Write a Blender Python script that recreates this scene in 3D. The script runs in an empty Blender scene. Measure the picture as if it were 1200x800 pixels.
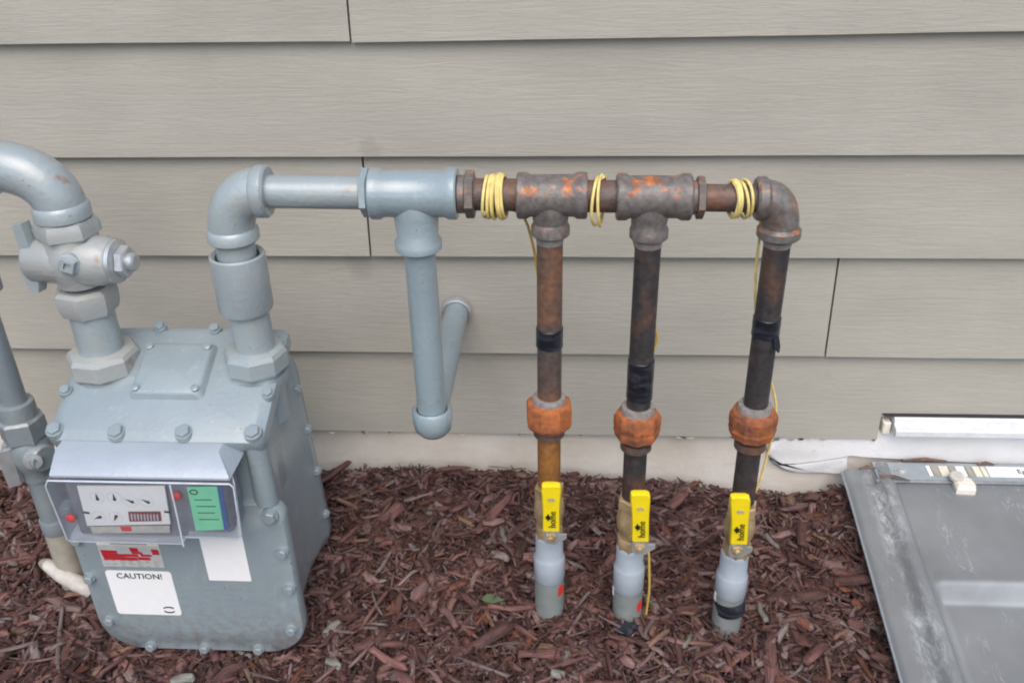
import bpy, bmesh, math, random
import numpy as np
from mathutils import Vector, Matrix
R = math.radians
random.seed(7); np.random.seed(7)
scene = bpy.context.scene
col = scene.collection

# ------------------------------------------------------------------ camera
cam_d = bpy.data.cameras.new('camera'); cam = bpy.data.objects.new('camera', cam_d); col.objects.link(cam)
pitch, roll, yaw = .5135, -.0246, -.0688
_f = Vector((math.sin(yaw), math.cos(yaw), 0)); _r = Vector((math.cos(yaw), -math.sin(yaw), 0)); _u = Vector((0, 0, 1))
_fw = _f*math.cos(pitch) - _u*math.sin(pitch); _up = _u*math.cos(pitch) + _f*math.sin(pitch)
_rt = _r*math.cos(roll) + _up*math.sin(roll); _up2 = _up*math.cos(roll) - _r*math.sin(roll)
m = Matrix((_rt, _up2, -_fw)).transposed().to_4x4(); m.translation = (0, -1.3965, .8105)
cam.matrix_world = m
cam_d.sensor_width = 36; cam_d.lens = 1075/1200*36; cam_d.clip_start = .02; cam_d.clip_end = 200
scene.camera = cam

# ------------------------------------------------------------------ world, sun, exposure
w = bpy.data.worlds.new('World'); scene.world = w; w.use_nodes = True
nt = w.node_tree; nt.nodes.clear()
sky = nt.nodes.new('ShaderNodeTexSky'); sky.sky_type = 'NISHITA'; sky.sun_disc = False
SUN_EL, SUN_AZ = 54, 4        # elevation; azimuth measured from "straight behind the camera" towards the right
sky.sun_elevation = R(SUN_EL); sky.sun_rotation = R(180-SUN_AZ); sky.air_density = 1.0; sky.dust_density = 2.5; sky.ozone_density = 1.0
bg = nt.nodes.new('ShaderNodeBackground'); bg.inputs['Strength'].default_value = .15
out = nt.nodes.new('ShaderNodeOutputWorld')
nt.links.new(sky.outputs[0], bg.inputs[0]); nt.links.new(bg.outputs[0], out.inputs[0])
sd = bpy.data.lights.new('sun', 'SUN'); sd.energy = 1.25; sd.angle = R(55); sd.color = (1, .95, .88)
sun = bpy.data.objects.new('sun', sd); col.objects.link(sun)
sv = Vector((math.sin(R(SUN_AZ))*math.cos(R(SUN_EL)), -math.cos(R(SUN_AZ))*math.cos(R(SUN_EL)), math.sin(R(SUN_EL))))
sun.rotation_euler = sv.to_track_quat('Z', 'Y').to_euler(); sun.location = (1, -3, 4)
vs = scene.view_settings; vs.view_transform = 'Standard'; vs.look = 'None'; vs.exposure = .55; vs.gamma = 1; vs.use_curve_mapping = False
scene.cycles.use_denoising = True; scene.cycles.use_adaptive_sampling = True; scene.cycles.adaptive_threshold = .02; scene.cycles.adaptive_min_samples = 12
scene.cycles.max_bounces = 4; scene.cycles.diffuse_bounces = 2; scene.cycles.glossy_bounces = 2; scene.cycles.transparent_max_bounces = 10
scene.cycles.pixel_filter_type = 'BLACKMAN_HARRIS'; scene.cycles.filter_width = 2.0   # soft phone lens

# ------------------------------------------------------------------ materials
class NT:
    def __init__(s, name):
        s.m = bpy.data.materials.new(name); s.m.use_nodes = True; s.t = s.m.node_tree
        s.t.nodes.clear()
        s.o = s.n('ShaderNodeOutputMaterial'); s.b = s.n('ShaderNodeBsdfPrincipled'); s.l(s.b.outputs[0], s.o.inputs[0])
        s.tc = s.n('ShaderNodeTexCoord')
    def n(s, t, **k):
        x = s.t.nodes.new(t)
        for a, b in k.items(): setattr(x, a, b)
        return x
    def l(s, a, b): s.t.links.new(a, b)
    def coord(s, scale=(1, 1, 1), kind='Object', rand=False):
        mp = s.n('ShaderNodeMapping'); mp.inputs['Scale'].default_value = scale; s.l(s.tc.outputs[kind], mp.inputs[0])
        if rand:
            oi = s.n('ShaderNodeObjectInfo'); mu = s.n('ShaderNodeMath', operation='MULTIPLY'); mu.inputs[1].default_value = 37.0
            s.l(oi.outputs['Random'], mu.inputs[0]); s.l(mu.outputs[0], mp.inputs['Location'])
        return mp.outputs[0]
    def noise(s, co, scale=10, detail=4, rough=.55, dist=0):
        x = s.n('ShaderNodeTexNoise'); x.inputs['Scale'].default_value = scale; x.inputs['Detail'].default_value = detail
        x.inputs['Roughness'].default_value = rough; x.inputs['Distortion'].default_value = dist; s.l(co, x.inputs['Vector']); return x.outputs['Fac']
    def ramp(s, fac, stops):
        r = s.n('ShaderNodeValToRGB'); e = r.color_ramp.elements
        while len(e) < len(stops): e.new(.5)
        for q, (p, c) in zip(e, stops):
            q.position = p; q.color = (c, c, c, 1) if isinstance(c, (int, float)) else (*c, 1)
        s.l(fac, r.inputs[0]); return r.outputs[0]
    def mix(s, fac, a, b, mode='MIX'):
        x = s.n('ShaderNodeMix', data_type='RGBA', blend_type=mode)
        for v, i in ((fac, 0), (a, 6), (b, 7)):
            if isinstance(v, (int, float)): x.inputs[i].default_value = v
            elif isinstance(v, tuple): x.inputs[i].default_value = (*v, 1)
            else: s.l(v, x.inputs[i])
        return x.outputs[2]
    def math(s, op, a, b=0.0):
        x = s.n('ShaderNodeMath', operation=op)
        for i, v in enumerate((a, b)):
            if isinstance(v, (int, float)): x.inputs[i].default_value = v
            else: s.l(v, x.inputs[i])
        return x.outputs[0]
    def bump(s, h, strength=.3, dist=.001):
        x = s.n('ShaderNodeBump'); x.inputs['Strength'].default_value = strength; x.inputs['Distance'].default_value = dist
        s.l(h, x.inputs['Height']); s.l(x.outputs[0], s.b.inputs['Normal']); return x
    def set(s, **k):
        for a, v in k.items():
            i = s.b.inputs[a.replace('_', ' ')]
            if isinstance(v, tuple): i.default_value = (*v, 1)
            elif isinstance(v, (int, float)): i.default_value = v
            else: s.l(v, i)
        return s.m

M = {}
def plain(name, c, rough=.5, metal=0, var=.12, spec=.5, scale=60, bump=.08):
    t = NT(name); n = t.noise(t.coord(rand=True), scale, 4)
    c2 = tuple(x*(1-var) for x in c); c3 = tuple(min(1, x*(1+var)) for x in c)
    M[name] = t.set(Base_Color=t.ramp(n, [(.3, c2), (.7, c3)]), Roughness=rough, Metallic=metal, Specular_IOR_Level=spec)
    if bump: t.bump(n, bump, .001)
    return M[name]

# siding: fibre cement with embossed wood grain
t = NT('siding_paint')
g1 = t.noise(t.coord((1.3, 2, 19), rand=True), 6, 3, .62, 1.6)
g2 = t.noise(t.coord((5, 3, 110), rand=True), 5, 2, .6, 0)
bl = t.noise(t.coord((1.5, 1, 3), rand=True), 3, 2)
sp = t.noise(t.coord((1, 1, 1), rand=True), 14, 3)
base = t.ramp(bl, [(.3, (.356, .336, .288)), (.7, (.402, .381, .328))])
lines = t.ramp(g1, [(.46, 1.0), (.5, .88), (.54, 1.0)])
c = t.mix(.55, base, lines, 'MULTIPLY')
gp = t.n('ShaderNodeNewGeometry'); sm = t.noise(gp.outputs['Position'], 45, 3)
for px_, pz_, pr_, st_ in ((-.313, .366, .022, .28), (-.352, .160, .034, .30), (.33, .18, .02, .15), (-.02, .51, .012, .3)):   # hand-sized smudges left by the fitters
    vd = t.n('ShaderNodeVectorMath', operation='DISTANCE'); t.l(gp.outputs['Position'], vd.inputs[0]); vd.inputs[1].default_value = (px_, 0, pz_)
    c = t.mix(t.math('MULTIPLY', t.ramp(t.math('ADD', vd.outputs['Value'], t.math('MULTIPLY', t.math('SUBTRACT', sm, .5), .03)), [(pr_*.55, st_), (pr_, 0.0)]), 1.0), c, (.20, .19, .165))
c = t.mix(t.ramp(sp, [(.70, 0.0), (.78, .25)]), c, (.27, .26, .23))
h = t.math('ADD', t.math('MULTIPLY', g1, .9), t.math('MULTIPLY', g2, .35))
t.bump(h, .33, .0028)
M['siding'] = t.set(Base_Color=c, Roughness=.62, Specular_IOR_Level=.35)

# foundation concrete, weathered off-white parge
def concrete(name, a, b, stain=.35):
    t = NT(name)
    n1 = t.noise(t.coord(), 6, 5, .6); n2 = t.noise(t.coord(), 55, 6, .65); n3 = t.noise(t.coord((1, 1, 5)), 16, 4)
    c = t.ramp(n1, [(.3, a), (.7, b)])
    c = t.mix(t.ramp(n3, [(.55, 0.0), (.8, stain)]), c, tuple(x*.62 for x in a))
    c = t.mix(t.ramp(n2, [(.66, 0.0), (.74, .45)]), c, (.2, .16, .12))
    t.bump(t.math('ADD', n2, t.math('MULTIPLY', n1, .8)), .5, .003)
    M[name] = t.set(Base_Color=c, Roughness=.88)
concrete('foundation', (.55, .49, .41), (.70, .66, .60))
concrete('parge_patch', (.74, .73, .72), (.82, .815, .81), .15)

# grey enamel over iron and aluminium castings
def paint(name, c, rough=.38, grime=.35, metal=0, splash=False):
    t = NT(name)
    n1 = t.noise(t.coord(), 22, 3, .6); n2 = t.noise(t.coord(), 160, 1); n3 = t.noise(t.coord((1, 1, .5)), 9, 2)
    cc = t.ramp(n3, [(.3, tuple(x*.92 for x in c)), (.7, tuple(x*1.06 for x in c))])
    cc = t.mix(t.ramp(n1, [(.56, 0.0), (.78, grime)]), cc, (.36, .33, .25))
    if grime > .3: cc = t.mix(t.ramp(t.noise(t.coord(), 30, 3), [(.66, 0.0), (.74, .8)]), cc, (.28, .15, .07))
    if splash:   # soil splashed up by rain onto the foot of the casting, pale scuffs above
        gp = t.n('ShaderNodeNewGeometry'); sz = t.n('ShaderNodeSeparateXYZ'); t.l(gp.outputs['Position'], sz.inputs[0])
        low = t.ramp(t.math('ADD', sz.outputs['Z'], .30), [(.0, .75), (.12, .12), (.3, .03)])
        cc = t.mix(t.math('MULTIPLY', low, t.ramp(t.noise(t.coord(), 70, 4, .7), [(.45, 0.0), (.62, 1.0)])), cc, (.20, .165, .14))
        cc = t.mix(t.ramp(t.noise(t.coord((1, 1, 3)), 36, 4, .7), [(.68, 0.0), (.76, .6)]), cc, (.50, .53, .54))
    chips_ = t.ramp(t.noise(t.coord(), 85, 2, .7), [(.73, 0.0), (.75, .8)]); cc = t.mix(chips_, cc, (.12, .11, .10))
    cc = t.mix(t.ramp(t.noise(t.coord((1, 1, .35)), 48, 3, .7), [(.60, 0.0), (.75, .22)]), cc, (.52, .54, .52))
    t.bump(t.math('ADD', n2, t.math('MULTIPLY', n1, 1.8)), .38, .0016)
    M[name] = t.set(Base_Color=cc, Roughness=t.ramp(n1, [(.3, rough), (.75, rough+.18)]), Metallic=metal, Specular_IOR_Level=.6, Coat_Weight=.8, Coat_Roughness=.2, Coat_IOR=1.55)
paint('grey_paint', (.29, .338, .35), .33, .50)
paint('grey_paint_clean', (.25, .315, .34), .32, .2)
paint('meter_grey', (.245, .300, .322), .40, .16, 0, True)
paint('riser_grey', (.20, .235, .25), .42, .3)
paint('dirty_grey', (.33, .345, .335), .42, .6)
paint('hood_grey', (.36, .41, .46), .30, .05)
plain('zinc', (.52, .54, .55), .38, .6, .15)

# black iron pipe with rust
def iron(name, dark, rust, lo, hi, orange=0.0, scale=18, rough=.55):
    t = NT(name)
    n1 = t.noise(t.coord(rand=True), scale, 4, .62); n2 = t.noise(t.coord(rand=True), 120, 2, .6); n3 = t.noise(t.coord((1, 1, .4), rand=True), 7, 3)
    c = t.ramp(n2, [(.3, tuple(x*.75 for x in dark)), (.72, tuple(x*1.35 for x in dark))])
    m1 = t.ramp(t.math('ADD', t.math('MULTIPLY', n1, .65), t.math('MULTIPLY', n3, .35)), [(lo, 0.0), (hi, 1.0)])
    c = t.mix(m1, c, t.ramp(n2, [(.35, tuple(x*.7 for x in rust)), (.65, rust)]))
    if orange:
        n4 = t.noise(t.coord(rand=True), 40, 4, .65)
        geo = t.n('ShaderNodeNewGeometry'); sx = t.n('ShaderNodeSeparateXYZ'); t.l(geo.outputs['Normal'], sx.inputs[0])
        up = t.ramp(sx.outputs['Z'], [(.15, 0.0), (.55, 1.0)])   # water sits on the upper side: rust blooms there
        m2 = t.math('MULTIPLY', t.ramp(n4, [(.51, 0.0), (.60, orange)]), up)
        c = t.mix(m2, c, t.ramp(n2, [(.35, (.30, .10, .035)), (.65, (.62, .20, .04))]))
    t.bump(t.math('ADD', n1, n2), .75 if rough > .7 else .35, .002)
    M[name] = t.set(Base_Color=c, Roughness=rough, Metallic=.12, Specular_IOR_Level=.5)
iron('iron_fitting', (.15, .135, .125), (.17, .095, .065), .50, .66, .85, 24, .42)
iron('iron_nipple', (.10, .075, .066), (.22, .10, .06), .46, .62)
iron('iron_pipe_brown', (.085, .066, .06), (.22, .11, .065), .44, .60)
iron('iron_pipe_dark', (.040, .036, .037), (.15, .080, .052), .50, .64)
iron('iron_pipe_ochre', (.20, .10, .045), (.34, .15, .04), .40, .60)
iron('rust_union', (.15, .06, .035), (.46, .145, .045), .34, .54, 0, 38, .85)
iron('bare_steel', (.26, .24, .225), (.30, .20, .13), .52, .7, 0, 40, .4)
t = NT('black_tape'); n = t.noise(t.coord((1, 1, 3), rand=True), 40, 4)
t.bump(n, .5, .002); M['black_tape'] = t.set(Base_Color=t.ramp(n, [(.45, (.010, .011, .016)), (.75, (.045, .052, .068))]), Roughness=.32)
t = NT('brass'); n = t.noise(t.coord(rand=True), 45, 4)
t.bump(n, .15, .001); M['brass'] = t.set(Base_Color=t.ramp(n, [(.35, (.32, .22, .11)), (.7, (.56, .43, .24))]), Roughness=.45, Metallic=.3)
plain('yellow_vinyl', (.86, .66, .012), .38, 0, .05, bump=.03)
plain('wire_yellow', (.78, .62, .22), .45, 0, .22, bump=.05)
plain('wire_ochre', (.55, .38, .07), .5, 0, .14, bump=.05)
plain('pvc_light', (.37, .42, .465), .36, 0, .05)
plain('pvc_grey', (.215, .235, .225), .42, 0, .10)
plain('print_black', (.012, .012, .014), .5, bump=0)
plain('print_faded', (.62, .62, .63), .5, bump=0)
plain('print_red', (.45, .02, .03), .5, 0, .3, scale=300, bump=0)
plain('print_maroon', (.22, .035, .045), .5, 0, .4, scale=300, bump=0)
plain('tag_red', (.72, .04, .03), .4, bump=0)
plain('label_white', (.84, .84, .83), .4, 0, .02, bump=0)
plain('label_cream', (.74, .70, .56), .45, 0, .05, bump=0)
plain('label_silver', (.55, .56, .56), .35, .2, .1, bump=0)
plain('label_tan', (.36, .33, .27), .45, 0, .1, bump=0)
plain('sticker_green', (.22, .70, .42), .4, 0, .05, bump=0)
plain('sticker_blue', (.04, .10, .34), .4, bump=0)
plain('index_dark', (.20, .21, .245), .5, 0, .15)
plain('edge_highlight', (.55, .60, .66), .25, 0, .1)  # pale colour that paints the highlights on clear plastic edges
plain('vinyl_white', (.66, .675, .68), .4, 0, .10)
plain('off_white', (.78, .72, .62), .55, 0, .08)
plain('dirty_white', (.52, .49, .44), .7, 0, .18)
plain('joint_dark', (.03, .03, .032), .8)
plain('galvanised', (.30, .31, .32), .45, .5, .15)
plain('leaf_green', (.085, .12, .06), .5, 0, .3)
plain('well_gravel', (.16, .15, .14), .9, 0, .4, scale=40, bump=.6)
plain('plastic_strip', (.30, .335, .355), .35, 0, .08)

def clear(name, fac, colr, rough):
    t = NT(name); t.set(Base_Color=colr, Roughness=rough, Specular_IOR_Level=.6)
    tr = t.n('ShaderNodeBsdfTransparent'); tr.inputs[0].default_value = (.985, .99, 1, 1)
    mx = t.n('ShaderNodeMixShader'); fr = t.n('ShaderNodeFresnel'); fr.inputs[0].default_value = 1.45
    a = t.math('ADD', fac, t.math('MULTIPLY', fr.outputs[0], .7))
    t.l(a, mx.inputs[0]); t.l(tr.outputs[0], mx.inputs[1]); t.l(t.b.outputs[0], mx.inputs[2]); t.l(mx.outputs[0], t.o.inputs[0])
    M[name] = t.m
clear('clear_plastic', .035, (.7, .74, .80), .08)

# smoky, scuffed polycarbonate of the well cover
t = NT('well_plastic')
n1 = t.noise(t.coord((1, 1, 1)), 7, 6, .62); n2 = t.noise(t.coord((3.2, 1.1, 1)), 42, 6, .72, .7); n3 = t.noise(t.coord(), 240, 3, .6); n4 = t.noise(t.coord((2.4, .8, 1)), 5, 3, .5)
scuff = t.math('MULTIPLY', t.ramp(n2, [(.53, 0.0), (.66, 1.0)]), t.ramp(n4, [(.50, .04), (.62, 1.0)]))
sxyz = t.n('ShaderNodeSeparateXYZ'); t.l(t.tc.outputs['Object'], sxyz.inputs[0])
uu = t.math('ADD', t.math('ADD', sxyz.outputs['X'], .450), t.math('MULTIPLY', sxyz.outputs['Y'], -.052))
band = t.ramp(uu, [(.022, 0.0), (.040, 1.0), (.056, .7), (.078, .0)]); rubbed = t.math('MULTIPLY', t.math('MULTIPLY', band, t.ramp(n2, [(.42, 0.0), (.60, 1.0)])), t.ramp(n1, [(.40, .15), (.60, .9)]))
ybk = t.math('MULTIPLY', t.ramp(sxyz.outputs['Y'], [(.086, 0.0), (.094, 1.0), (.108, 1.0), (.118, 0.0)]), t.ramp(uu, [(.088, 0.0), (.10, 1.0)]))
ylf = t.math('MULTIPLY', t.ramp(uu, [(.084, 0.0), (.091, 1.0), (.10, .8), (.108, 0.0)]), t.ramp(t.math('ADD', sxyz.outputs['Y'], .5), [(.60, 1.0), (.62, 0.0)]))
edge = t.math('MULTIPLY', t.math('MAXIMUM', ybk, ylf), t.ramp(n1, [(.3, .08), (.7, .32)]))    # paler along the moulded edges
scuff = t.math('MAXIMUM', edge, t.math('MAXIMUM', t.math('MULTIPLY', scuff, .50), t.math('MULTIPLY', rubbed, .75)))
specks = t.ramp(n3, [(.70, 0.0), (.76, .5)])
c = t.ramp(n1, [(.3, (.275, .285, .287)), (.7, (.375, .387, .388))])
c = t.mix(scuff, c, (.66, .70, .73)); c = t.mix(specks, c, (.45, .47, .49))
t.bump(t.math('ADD', n1, t.math('MULTIPLY', n3, .2)), .12, .004)
t.set(Base_Color=c, Roughness=t.ramp(n2, [(.35, .28), (.7, .55)]), Specular_IOR_Level=.5)
tr = t.n('ShaderNodeBsdfTransparent'); tr.inputs[0].default_value = (.75, .80, .85, 1); mx = t.n('ShaderNodeMixShader')
t.l(t.math('MINIMUM', t.math('ADD', .56, t.math('MULTIPLY', scuff, .44)), 1.0), mx.inputs[0])
t.l(tr.outputs[0], mx.inputs[1]); t.l(t.b.outputs[0], mx.inputs[2]); t.l(mx.outputs[0], t.o.inputs[0]); M['well_plastic'] = t.m

# shredded bark: each chip's own dye colour, with fibre streaks along its length
t = NT('mulch_chip')
at = t.n('ShaderNodeAttribute', attribute_name='chip_colour')
uvc = t.coord((2.2, 60, 1), 'UV'); f1 = t.noise(uvc, 1.0, 3, .7); f2 = t.noise(t.coord(), 90, 2)
c = t.mix(1.0, at.outputs['Color'], t.ramp(f1, [(.30, .28), (.70, 1.65)]), 'MULTIPLY')
c = t.mix(t.ramp(f2, [(.55, 0.0), (.8, .30)]), c, (.20, .135, .125))
t.bump(f1, .9, .004); M['chip'] = t.set(Base_Color=c, Roughness=.68, Specular_IOR_Level=.35)
t = NT('mulch_soil'); n = t.noise(t.coord(), 60, 6, .7); t.bump(n, .9, .01)
M['soil'] = t.set(Base_Color=t.ramp(n, [(.3, (.014, .009, .008)), (.7, (.05, .03, .026))]), Roughness=.95)

# ------------------------------------------------------------------ mesh helpers
def perp(d):
    d = Vector(d).normalized(); a = Vector((0, 0, 1)) if abs(d.z) < .9 else Vector((1, 0, 0))
    u = a.cross(d).normalized(); return u, d.cross(u)
class MB:
    """collects geometry in world coordinates; build() links it as one mesh"""
    def __init__(s): s.v = []; s.f = []
    def ring(s, pts): i = len(s.v); s.v += [tuple(p) for p in pts]; return list(range(i, i+len(pts)))
    def bridge(s, a, b):
        n = len(a)
        for k in range(n): s.f.append((a[k], a[(k+1) % n], b[(k+1) % n], b[k]))
    def loft(s, rings, cap=True):
        ids = [s.ring(r) for r in rings]
        for a, b in zip(ids, ids[1:]): s.bridge(a, b)
        if cap: s.f.append(tuple(reversed(ids[0]))); s.f.append(tuple(ids[-1]))
        return s
    def lathe(s, prof, o, ax, seg=32, rot=0.0, cap=True):
        o = Vector(o); ax = Vector(ax).normalized(); u, v = perp(ax)
        return s.loft([[o+ax*h+(u*math.cos(a)+v*math.sin(a))*r for a in (rot+2*math.pi*k/seg for k in range(seg))] for r, h in prof], cap)
    def tube(s, pts, rad, seg=12, cap=True):
        pts = [Vector(p) for p in pts]; n = len(pts); rr = rad if isinstance(rad, (list, tuple)) else [rad]*n
        d = (pts[1]-pts[0]).normalized(); u, _ = perp(d); rings = []
        for i, p in enumerate(pts):
            d = (pts[min(i+1, n-1)]-pts[max(i-1, 0)]).normalized(); u = (u-d*u.dot(d)).normalized(); v = d.cross(u)
            rings.append([p+(u*math.cos(2*math.pi*k/seg)+v*math.sin(2*math.pi*k/seg))*rr[i] for k in range(seg)])
        return s.loft(rings, cap)
    def box(s, c, d, bev=0.0, rz=0.0):
        x, y, z = (q/2 for q in d); b = min(bev, x*.9, y*.9, z*.9)
        def rc(hx, hy):
            return [(-hx+b, -hy), (hx-b, -hy), (hx, -hy+b), (hx, hy-b), (hx-b, hy), (-hx+b, hy), (-hx, hy-b), (-hx, -hy+b)] if b else [(-hx, -hy), (hx, -hy), (hx, hy), (-hx, hy)]
        cs, sn = math.cos(rz), math.sin(rz)
        def pl(q, zz): return [(c[0]+a*cs-e*sn, c[1]+a*sn+e*cs, c[2]+zz) for a, e in q]
        if b: return s.loft([pl(rc(x-b, y-b) if 0 else [(a*(x-b*.6)/x, e*(y-b*.6)/y) for a, e in rc(x, y)], -z), pl(rc(x, y), -z+b*.6), pl(rc(x, y), z-b*.6), pl([(a*(x-b*.6)/x, e*(y-b*.6)/y) for a, e in rc(x, y)], z)])
        return s.loft([pl(rc(x, y), -z), pl(rc(x, y), z)])
    def prism(s, outl, fn, t0, t1):   # outline of 2-D points, fn(a,b,t) -> 3-D
        return s.loft([[fn(a, b, t0) for a, b in outl], [fn(a, b, t1) for a, b in outl]])
    def build(s, name, mat, parent=None, sharp=38, loc=None):
        me = bpy.data.meshes.new(name); o = bpy.data.objects.new(name, me); col.objects.link(o)
        off = Vector(loc) if loc is not None else Vector((0, 0, 0))
        if parent is not None: o.parent = parent; off = Vector(parent['_w']) if '_w' in parent else off
        o.location = (0, 0, 0)
        # pivot at the mesh's own middle so that object-space textures differ from piece to piece
        P = np.array(s.v, dtype=float); ctr = Vector(((P.min(0)+P.max(0))/2).tolist()) if loc is None else Vector(loc)
        me.from_pydata((P-np.array(ctr)).tolist(), [], s.f); me.update()
        bm = bmesh.new(); bm.from_mesh(me); bmesh.ops.recalc_face_normals(bm, faces=bm.faces); bm.to_mesh(me); bm.free()
        o.location = ctr-off if parent is not None else ctr
        o['_w'] = tuple(ctr)
        me.materials.append(M[mat])
        for p in me.polygons: p.use_smooth = True
        me.set_sharp_from_angle(angle=R(sharp))
        return o
def thing(name, label, cat, loc, group=None):
    o = bpy.data.objects.new(name, None); col.objects.link(o); o.location = loc; o['_w'] = tuple(loc); o.empty_display_size = .05
    o['label'] = label; o['category'] = cat
    if group: o['group'] = group
    return o
def tag(o, label, cat, group=None):
    o['label'] = label; o['category'] = cat
    if group: o['group'] = group
    return o
def struct(o, label=None, cat=None):
    o['kind'] = 'structure'
    if label: o['label'] = label
    if cat: o['category'] = cat
    return o
def place_copy(src, name, ctr, parent, rot=None):
    c = src.copy(); c.name = name; col.objects.link(c); c.parent = parent; c['_w'] = tuple(ctr)
    c.location = Vector(ctr)-Vector(parent['_w'])
    if rot is not None: c.rotation_euler = rot
    return c
def text_mesh(s, size, name, mat, parent, origin, xdir, ydir, depth=.0004, align='CENTER'):
    cu = bpy.data.curves.new('txt', 'FONT'); cu.body = s; cu.size = size; cu.align_x = align; cu.align_y = 'CENTER'; cu.extrude = depth; cu.resolution_u = 2
    to = bpy.data.objects.new('txt', cu); col.objects.link(to); dg = bpy.context.evaluated_depsgraph_get(); dg.update()
    me = bpy.data.meshes.new_from_object(to.evaluated_get(dg)); bpy.data.objects.remove(to); bpy.data.curves.remove(cu)
    o = bpy.data.objects.new(name, me); col.objects.link(o); me.name = name; me.materials.clear(); me.materials.append(M[mat])
    X = Vector(xdir).normalized(); Y = Vector(ydir).normalized(); Z = X.cross(Y)
    me.transform(Matrix((X, Y, Z)).transposed().to_4x4())
    o.parent = parent; o.location = Vector(origin)-Vector(parent['_w']); o['_w'] = tuple(origin); return o
def hexn(mb, o, ax, r, h, rot=0.0, ch=.12):
    """hex nut: r across corners, chamfered top and bottom"""
    c = h*ch
    return mb.lathe([(r*.90, 0), (r, c), (r, h-c), (r*.90, h)], o, ax, 6, rot)

# ------------------------------------------------------------------ ground under the mulch
GX = [-3, -.9, -.47, -.3, -.1, .06, .22, .434, .475, .53, .8, 3]; GZ = [-.292, -.290, -.283, -.270, -.272, -.286, -.296, -.320, -.314, -.290, -.29, -.30]
def ground(x, y):
    g = np.interp(x, GX, GZ); sl = np.interp(x, [.30, .48], [.095, .02])
    return g + sl*np.clip(y, -3, 0) + .006*np.sin(x*17+y*9)*np.sin(y*23-x*5)*np.clip(-y*6, 0, 1)
WX0, WX1, WY = .535, 1.40, -.72     # opening of the window well
xs = sorted(set(np.round(np.concatenate([np.linspace(-40, -3, 10), np.arange(-3, 3.01, .1), np.linspace(3, 40, 10), [WX0, WX1]]), 4)))
ys = sorted(set(np.round(np.concatenate([np.linspace(-60, -3, 12), np.arange(-3, .05, .08), [WY, .02]]), 4)))
mb = MB(); idx = {}
for i, x in enumerate(xs):
    for j, y in enumerate(ys):
        idx[i, j] = len(mb.v); mb.v.append((x, y, float(ground(x, y))-.004))
for i in range(len(xs)-1):
    for j in range(len(ys)-1):
        cx, cy = (xs[i]+xs[i+1])/2, (ys[j]+ys[j+1])/2
        if WX0 < cx < WX1 and cy > WY: continue
        mb.f.append((idx[i, j], idx[i+1, j], idx[i+1, j+1], idx[i, j+1]))
soil = mb.build('mulch_bed', 'soil', loc=(0, 0, 0)); struct(soil)

# ------------------------------------------------------------------ house wall: lapped siding boards
wall = thing('house_wall', 'taupe grey lap siding wall with wood grain boards behind the piping', 'wall', (0, .02, -.17))
LAPS = [-.1755, -.003, .1825, .3545, .5335, .711, .889, 1.067, 1.245, 1.42]
JOINTS = {0: [-1.15, 1.9], 1: [.4455, -1.9], 2: [-.3305, 1.75], 3: [-1.6, 1.45], 4: [-.3265, 2.1], 5: [.6, -1.4], 6: [-.9], 7: [.2], 8: [1.1]}
GAP = .0016
for k in range(len(LAPS)-1):
    z0, z1 = LAPS[k], LAPS[k+1]; ex = z1-z0
    cuts = [-3.0]+sorted(JOINTS[k])+[3.0]
    for a, b in zip(cuts, cuts[1:]):
        x0, x1 = a+GAP, b-GAP; top = z1+.028
        tl = {4: (.0, .0)}.get(k, (0, 0))
        dz0 = random.uniform(-.0012, .0012); dz1 = random.uniform(-.0012, .0012)
        if k == 4 and a < -.4 and b < 0: dz0, dz1 = .0035, -.0005
        if k == 4 and abs(a+.3265) < .01: dz0, dz1 = -.0025, .012
        n = 14; low = []
        for i in range(n+1):
            xx = x0+(x1-x0)*i/n; low.append((xx, z0+dz0+(dz1-dz0)*i/n+random.uniform(-.0004, .0004)))
        if k == 0 and x0 < .56 < x1:      # cut out round the white sill
            low = [p for p in low if p[0] < .54]+[(.563, z0), (.563, -.1215), (x1, -.1205)]
        outl = low+[(x1, top), (x0, top)]
        fy = lambda z: .0150*(z-z0)/ex
        mb = MB(); mb.prism(outl, lambda p, q, t_: (p, fy(q)+t_, q), 0.0, .0115)
        mb.build('siding_board', 'siding', wall, sharp=30)
mb = MB(); mb.box((0, .06, .62), (6, .06, 1.6)); mb.build('sheathing', 'joint_dark', wall)

found = thing('foundation_wall', 'off white concrete foundation strip between siding and mulch', 'foundation', (0, .1, -.6))
def fy(x, z): return .0140+.0022*math.sin(x*7+z*30)+.0013*math.sin(x*23-z*51)
mb = MB(); nx, nz = 260, 14; X = np.linspace(-3, 3, nx); Zs = np.linspace(-.75, -.10, nz)
for i in range(nx):
    for j in range(nz): mb.v.append((X[i], fy(X[i], Zs[j])+random.uniform(-.0005, .0005), Zs[j]))
for i in range(nx-1):
    for j in range(nz-1): mb.f.append((i*nz+j, (i+1)*nz+j, (i+1)*nz+j+1, i*nz+j+1))
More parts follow.
